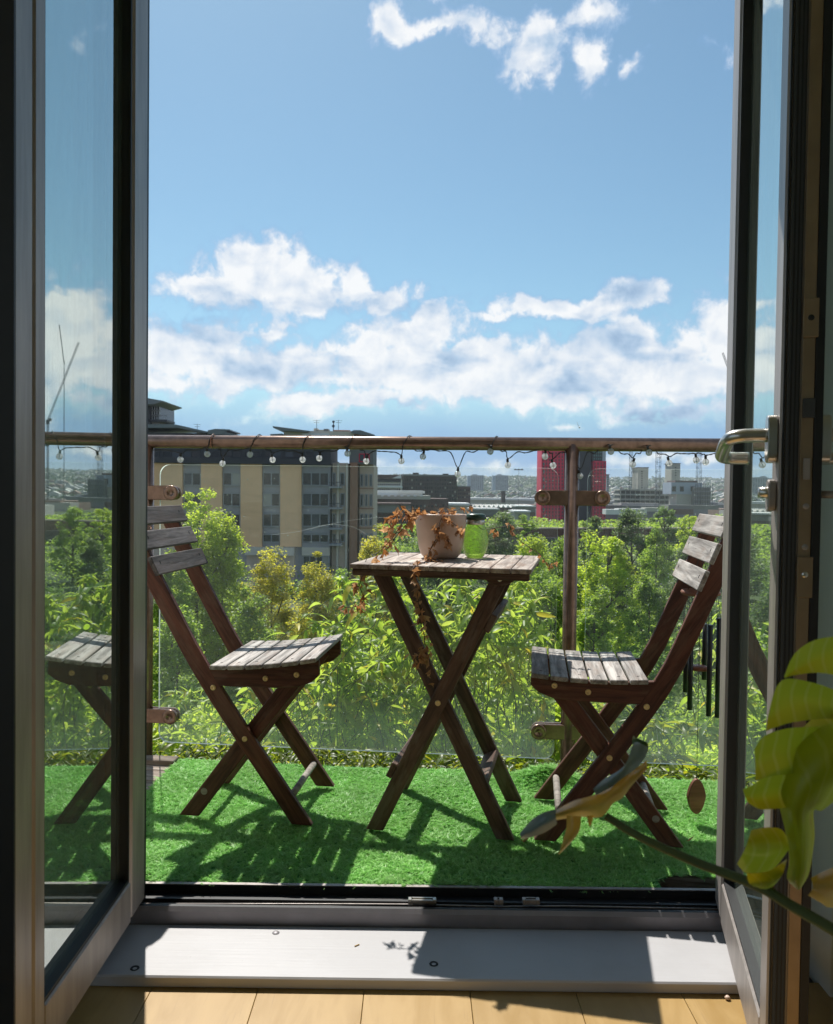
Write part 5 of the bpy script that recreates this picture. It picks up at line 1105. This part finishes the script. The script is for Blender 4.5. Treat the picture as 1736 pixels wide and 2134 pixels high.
# ---- building site
for (a, c_, y0, lb) in ((866, 953, 330, 'pale concrete lift core, left one of the building site'), (1126, 1199, 298, 'taller concrete lift core, right one of the building site')):
    b = simple('lift_core', lb, 460, [('core', a, c_, y0, 620, 12, 'concrete', 0), ('core_cap', a-3, c_+3, y0-4, y0, 13, 'concrete_dark', .4)], group='concrete lift cores', f=fz); rowwin(b, a+30, a+42, 1, y0+20, 560, 12, 460, .05, 'farglass', .8, fz, .4, 'opening')
b = simple('frame_building', 'unfinished grey concrete frame building with open floors', 440, [('floor_slab', 730, 1130, 498+k*37, 505+k*37, 16, 'concrete', .5) for k in range(4)] + [('column', 735+k*38, 741+k*38, 500, 622, 1.5, 'concrete', .3) for k in range(11)] + [('dark_inside', 735, 1125, 510, 620, 10, 'concrete_dark', -3)] + [('scaffold_pole', 740+k*23, 741.5+k*23, 455+(k*37 % 30), 500, .4, 'crane_steel', 0) for k in range(17)], f=fz)
b = simple('site_block', 'pale blue panelled block with three square windows on the building site', 400, [('upper_storey', 1128, 1368, 445, 533, 14, 'blue_panel', 0), ('lower_storey', 1170, 1310, 533, 625, 12, 'concrete', -.5), ('parapet', 1160, 1330, 430, 446, 13, 'mill_brick', -.3)], f=fz)
for x in (1135, 1195, 1278): bpart(b, 'window', wx(x), wx(x+30), wyf(475), wyf(512), 400, .3, 'farglass', .15); bpart(b, 'window_frame', wx(x-5), wx(x+35), wyf(468), wyf(473), 400, .35, 'frame_grey', .2)
b = simple('scaffolded_block', 'scaffolded grey block behind the right chair top', 395, [('wall', 1310, 1445, 480, 640, 10, 'concrete_dark', -2)] + [('scaffold_pole', 1312+k*19, 1313.8+k*19, 452, 640, .3, 'crane_steel', .5) for k in range(8)] + [('scaffold_deck', 1310, 1447, 480+k*32, 482.5+k*32, 1, 'frame_grey', .4) for k in range(6)], f=fz)
b = simple('site_hoarding', 'long white hoarding and cabins at the foot of the building site', 300, [('cabin', 625, 940, 655, 690, 6, 'white_panel', 0), ('cabin', 940, 1120, 640, 668, 6, 'concrete', -2), ('cabin', 1120, 1510, 622, 650, 6, 'concrete_dark', -2), ('cabin_roof', 722, 935, 648, 655, 7, 'shed_roof', .3), ('cabin_roof', 1125, 1300, 650, 690, 4, 'mill_brick', .0)], f=fz); rowwin(b, 740, 930, 5, 656, 672, 1, 300, .1, 'farglass', .35, fz)
def mast(name, label, px0, px1, pyt, pyb, Y, jib=None):
    b = bld(name, (px0+px1)/2, pyb, Y, label, 'crane', 'cranes over the building site'); A = gy(px0, pyb, Y); B = gy(px1, pyt, Y); w = B.x-A.x; h = B.z-A.z; mb = MB(); t = max(.13, w*.07)
    for sx_ in (-1, 1):
        for sy_ in (-1, 1): mb.box((sx_*w/2, sy_*w/2, h/2), (t, t, h))
    n_ = max(2, int(h/w/1.1)); s_ = h/n_
    for k in range(n_):
        for sy_ in (-1, 1):
            mb.box((0, sy_*w/2, (k+.5)*s_), (math.hypot(w, s_), t*.6, t*.6), 0, Matrix.Rotation((-1)**k*math.atan2(s_, w), 3, 'Y')); mb.box((0, sy_*w/2, k*s_), (w, t*.6, t*.6))
    mb.build('lattice_mast', CM['crane_steel'], b); return b, w, h
mast('tower_crane', 'dark lattice crane mast in the middle of the building site', wx(1000), wx(1042), 925, wyf(680), 380)
mast('tower_crane', 'thin lattice crane mast left of the right chair top', wx(1316), wx(1356), 922, wyf(625), 370)
mast('tower_crane', 'pale hoist mast beside the left concrete lift core', wx(800), wx(826), 930, wyf(500), 470)
# two luffing cranes further right; from the room they are seen mirrored in the left leaf
for (px, pyt, pyb, Y, top, lb) in ((1527, 790, 1060, 330, (1545, 700), 'tall luffing crane beyond the right door leaf'), (1486+75, 905, 1060, 420, (1506, 735), 'second luffing crane with a long raised jib')):
    b, w, h = mast('tower_crane', lb, px-3.2, px+3.2, pyt, pyb, Y); A = gy(px, pyb, Y); T_ = gy(top[0], top[1], Y); v = T_-A
    mb = MB(); mb.box((0, 0, h+1.2), (w*1.8, w*1.8, 2.4)); mb.build('cab', CM['crane_steel'], b)
    p0 = Vector((0, 0, h+2)); p1 = Vector((v.x, 0, v.z)); d = p1-p0; L = d.length; an = math.atan2(d.z, d.x); mb = MB(); q = w*.5
    for z_ in (-q, q): mb.box(tuple((p0+p1)/2 + Vector((-math.sin(an)*z_, 0, math.cos(an)*z_))), (L, .2, .2), 0, Matrix.Rotation(-an, 3, 'Y'))
    for k in range(int(L/w/1.2)):
        c_ = p0 + d*((k+.5)/int(L/w/1.2)); mb.box(tuple(c_), (w*1.3, .14, .14), 0, Matrix.Rotation(-an+(.9 if k % 2 else -.9), 3, 'Y'))
    mb.build('jib', CM['crane_steel'], b); MB().box((-w*1.5, 0, h+2.5), (w*2, w, 1.6)).build('counterweight', CM['concrete_dark'], b)
# brick wall and yard strip beyond the trees
b = bld('boundary_wall', 1350, 1125, 175, 'long rusty brown boundary wall with dark yard behind the domed tree', 'wall')
for px in range(1040, 1700, 44): bpart(b, 'wall_bay', px, px+43.6, 1102, 1122, 175, .6, 'rust_fence'); bpart(b, 'coping', px, px+43.8, 1099.5, 1102, 175, .8, 'warm_wall', .1)
b = bld('embankment_wall', 1150, 1135, 172, 'dark retaining wall below the rusty boundary wall', 'wall'); bpart(b, 'wall_face', 1010, 1290, 1122.5, 1150, 172, .8, 'dark_cladding'); bpart(b, 'wall_face', 1290.2, 1560, 1122.5, 1150, 172, .8, 'dark_cladding')
b = bld('green_hut', 1405, 1225, 60, 'small green grey hut with a flat roof between the trees at right', 'hut'); bpart(b, 'wall', 1388, 1422, 1206, 1228, 60, 3, 'concrete_dark'); bpart(b, 'roof', 1386, 1424, 1203, 1206, 60, 3.3, 'roof_metal', .1)
# gull
gp = gy(1207, 891, 60); gl_ = empty('gull', gp, 0, 'tiny white gull flying above the handrail before the clouds', 'bird')
MB().tube([(-.02, -.22, 0), (0, -.1, .0), (0, 0, .01), (0, .16, 0)], lambda t: .012+.05*math.sin(math.pi*min(1, t*1.1)), 8).build('body', CM['white_panel'], gl_)
for s_ in (-1, 1): link('wing', me_from([(0, -.06, .03), (0, .07, .03), (s_*.10, .05, .20), (s_*.10, -.06, .22), (s_*.16, .08, .42), (s_*.16, .02, .43), (0, .07, .045), (s_*.10, .05, .212)], [(0, 1, 2, 3), (3, 2, 4, 5), (1, 6, 7, 2)]), CM['white_panel'], gl_)

# ------------------------------------------------------------------ plants close to the balcony
def long_leaf_me(L, W_, bend, fold, n=5):
    vs, fs = [], []
    for i in range(n+1):
        t = i/n; w = W_*math.sin(math.pi*min(1, .06+t*.94))**.8*(1-.35*t); x = L*(t*math.cos(bend*t*.6)); z = -L*t*t*math.sin(bend)*.6
        if i == n: w = .0005
        vs += [(x, -w, z+w*fold), (x, 0, z), (x, w, z+w*fold)]
    for i in range(n):
        q = i*3; fs += [(q, q+3, q+4, q+1), (q+1, q+4, q+5, q+2)]
    return me_from(vs, fs, True)
LL = [long_leaf_me(.100*k, .0150*k, b_, f_) for k, b_, f_ in ((1, .5, .5), (1.15, .9, .4), (.85, .2, .6), (.7, 1.2, .5), (1.0, 1.5, .3))]
LA = [np.array([v.co[:] for v in m_.vertices]) for m_ in LL]; LF = [[tuple(p.vertices) for p in m_.polygons] for m_ in LL]
for m_ in LL: m_.materials.append(M['lf_long'])
def shrub(name, label, cat, group, stems, mat, limit=285, scale=1.0):
    """stems: list of (tip, length, lean); leaves in opposite pairs up each stem"""
    base = Vector(stems[0][0]); root = empty(name, (base.x, base.y, GZ), 0, label, cat, group); r0 = Vector((base.x, base.y, GZ)); sm = MB(); cand = []
    for (tip, L, lean) in stems:
        tip = Vector(tip); ld = Vector((math.cos(lean), math.sin(lean)*.6, 0)); b0 = tip - Vector((0, 0, L)) - ld*L*.5
        pts = [b0-r0, b0+Vector((0, 0, L*.55))-ld*L*.12-r0, tip+Vector((0, 0, L*.04))-ld*L*.06-r0, tip-r0]
        P = spl(pts, 5); sm.tube(P, lambda t: .0028*(1-.8*t)+.0008, 5)
        npairs = int(L/.036); a0 = random.random()*6
        for k in range(npairs):
            t = 1-(k/npairs)**1.1*.85; f = t*(len(P)-1); i = min(int(f), len(P)-2); p = P[i].lerp(P[i+1], f-i)
            for s_ in (0, math.pi):
                a = a0 + k*math.pi/2*.93 + s_ + random.gauss(0, .3); up_ = (.95-.9*(k/npairs)) if k < 4 else random.uniform(-.9, .30)
                cand.append((p, a, up_, scale*random.uniform(.6, 1.25)*(.6 if k == 0 else 1)))
    sm.build('stem', M['stem_green'], root)
    cand.sort(key=lambda c: (c[0]+r0).y - c[3]*.5); V, Fc = [], []; nv = 0
    for q, (p, a, up_, s_) in enumerate(cand):
        mi = random.randrange(5); mw = Matrix.Translation(p) @ Matrix.Rotation(a, 4, 'Z') @ Matrix.Rotation(-up_, 4, 'Y') @ Matrix.Rotation(random.gauss(0, .5), 4, 'X') @ Matrix.Scale(s_, 4)
        if q < limit:
            o = link('leaf', LL[mi], None, root, mw=mw)
            if mat != 'lf_long': o.material_slots[0].link = 'OBJECT'; o.material_slots[0].material = M[mat]
        else:
            A = np.array(mw); pts = LA[mi] @ A[:3, :3].T + A[:3, 3]; V.append(pts); Fc += [tuple(v+nv for v in f_) for f_ in LF[mi]]; nv += len(pts)
    if V:
        me = bpy.data.meshes.new('m'); me.from_pydata(np.concatenate(V), [], Fc); me.update(); me.polygons.foreach_set('use_smooth', [True]*len(me.polygons)); o = link('foliage', me, M[mat], root); o['kind'] = 'stuff'
    return root
def stems_at(boxes, n, Y0, Y1, L=(.5, 1.1)):
    out = []
    for _ in range(n):
        x0, x1, y0, y1 = random.choice(boxes); px, py = random.uniform(x0, x1), random.uniform(y0, y1); Y = random.uniform(Y0, Y1); out.append((gy(px, py, Y), random.uniform(*L), random.uniform(0, 6.3)))
    return out
SH = [('long leaved shrub directly behind the left side of the table', [(690, 800, 1210, 1460), (700, 820, 1330, 1560)], 52, 4.0, 5.4, 'lf_long'),
      ('long leaved shrub seen between the crossed table legs', [(800, 960, 1200, 1400), (820, 960, 1300, 1560)], 56, 4.1, 5.6, 'lf_long'),
      ('long leaved shrub behind the right side of the table', [(960, 1110, 1190, 1350), (980, 1160, 1300, 1560)], 54, 4.0, 5.4, 'lf_long'),
      ('long leaved shrub showing under the left chair seat', [(560, 700, 1390, 1570), (620, 720, 1300, 1500)], 40, 4.2, 5.6, 'lf_long'),
      ('long leaved shrub beneath the far edge of the left chair', [(330, 560, 1440, 1600)], 34, 4.6, 6.0, 'lf_long'),
      ('leafy shoots rising behind the right glass panel', [(1290, 1500, 1520, 1590), (1330, 1520, 1500, 1600)], 16, 3.4, 4.2, 'lf_climb'),
      ('long leaved shrub behind the balcony post', [(1110, 1300, 1420, 1590)], 22, 4.2, 5.6, 'lf_long'),
      ('long leaved shrub in front of the right door leaf', [(1500, 1640, 1220, 1560)], 18, 4.0, 5.2, 'lf_long')]
for (lb, bx_, n_, a_, b_, mt) in SH: shrub('leafy_shrub', lb, 'shrub', 'shrubs growing up behind the glass balustrade', stems_at(bx_, n_, a_, b_), mt)
canopy('shrub_foliage', -1.9, 2.4, 5.0, 8.5, lambda X, Y: -.48 - (Y-5.0)*.24 + bump_(X, Y, .35, .25) - np.where(X < 0, .25, 0) - np.where(X > 1.1, .55, 0), 110000, .042, 'lf_bright', 'dense leafy mass of the shrubs rising behind the balustrade', 'foliage')
# climber along the outer edge of the deck
for (lb, x0, x1) in (('yellow green climber beneath the left glass panel, by the left chair feet', 325, 560), ('yellow green climber beneath the glass panel between left chair and table', 560, 800), ('yellow green climber beneath the glass panel behind the table feet', 800, 1170), ('yellow green climber beneath the right glass panel behind the right chair feet', 1200, 1620)):
    st = []
    for _ in range(int((x1-x0)/4.6)):
        px = random.uniform(x0, x1); yy = 1558+(px-350)*.052; Y = random.uniform(2.82, 3.15)-(px-350)*.00022; st.append((gy(px, yy+random.uniform(-2, 34), Y), random.uniform(.16, .3), random.uniform(0, 6.3)))
    shrub('climbing_plant', lb, 'climber', 'climbers along the edge of the deck', st, 'lf_climb', 285, .52)

# ------------------------------------------------------------------ air between here and the hills
def haze():
    m, g = new_mat('haze'); v = g.n('ShaderNodeVolumePrincipled'); v.inputs['Color'].default_value = (.82, .90, 1, 1); v.inputs['Density'].default_value = .00010; v.inputs['Anisotropy'].default_value = .2
    o = g.n('ShaderNodeOutputMaterial'); g.l(v.outputs[0], o.inputs['Volume']); return m
if HAZE:
    tag(MB().box((0, 0, 35), (16000, 16000, 240)).build('haze', haze()), kind='stuff')
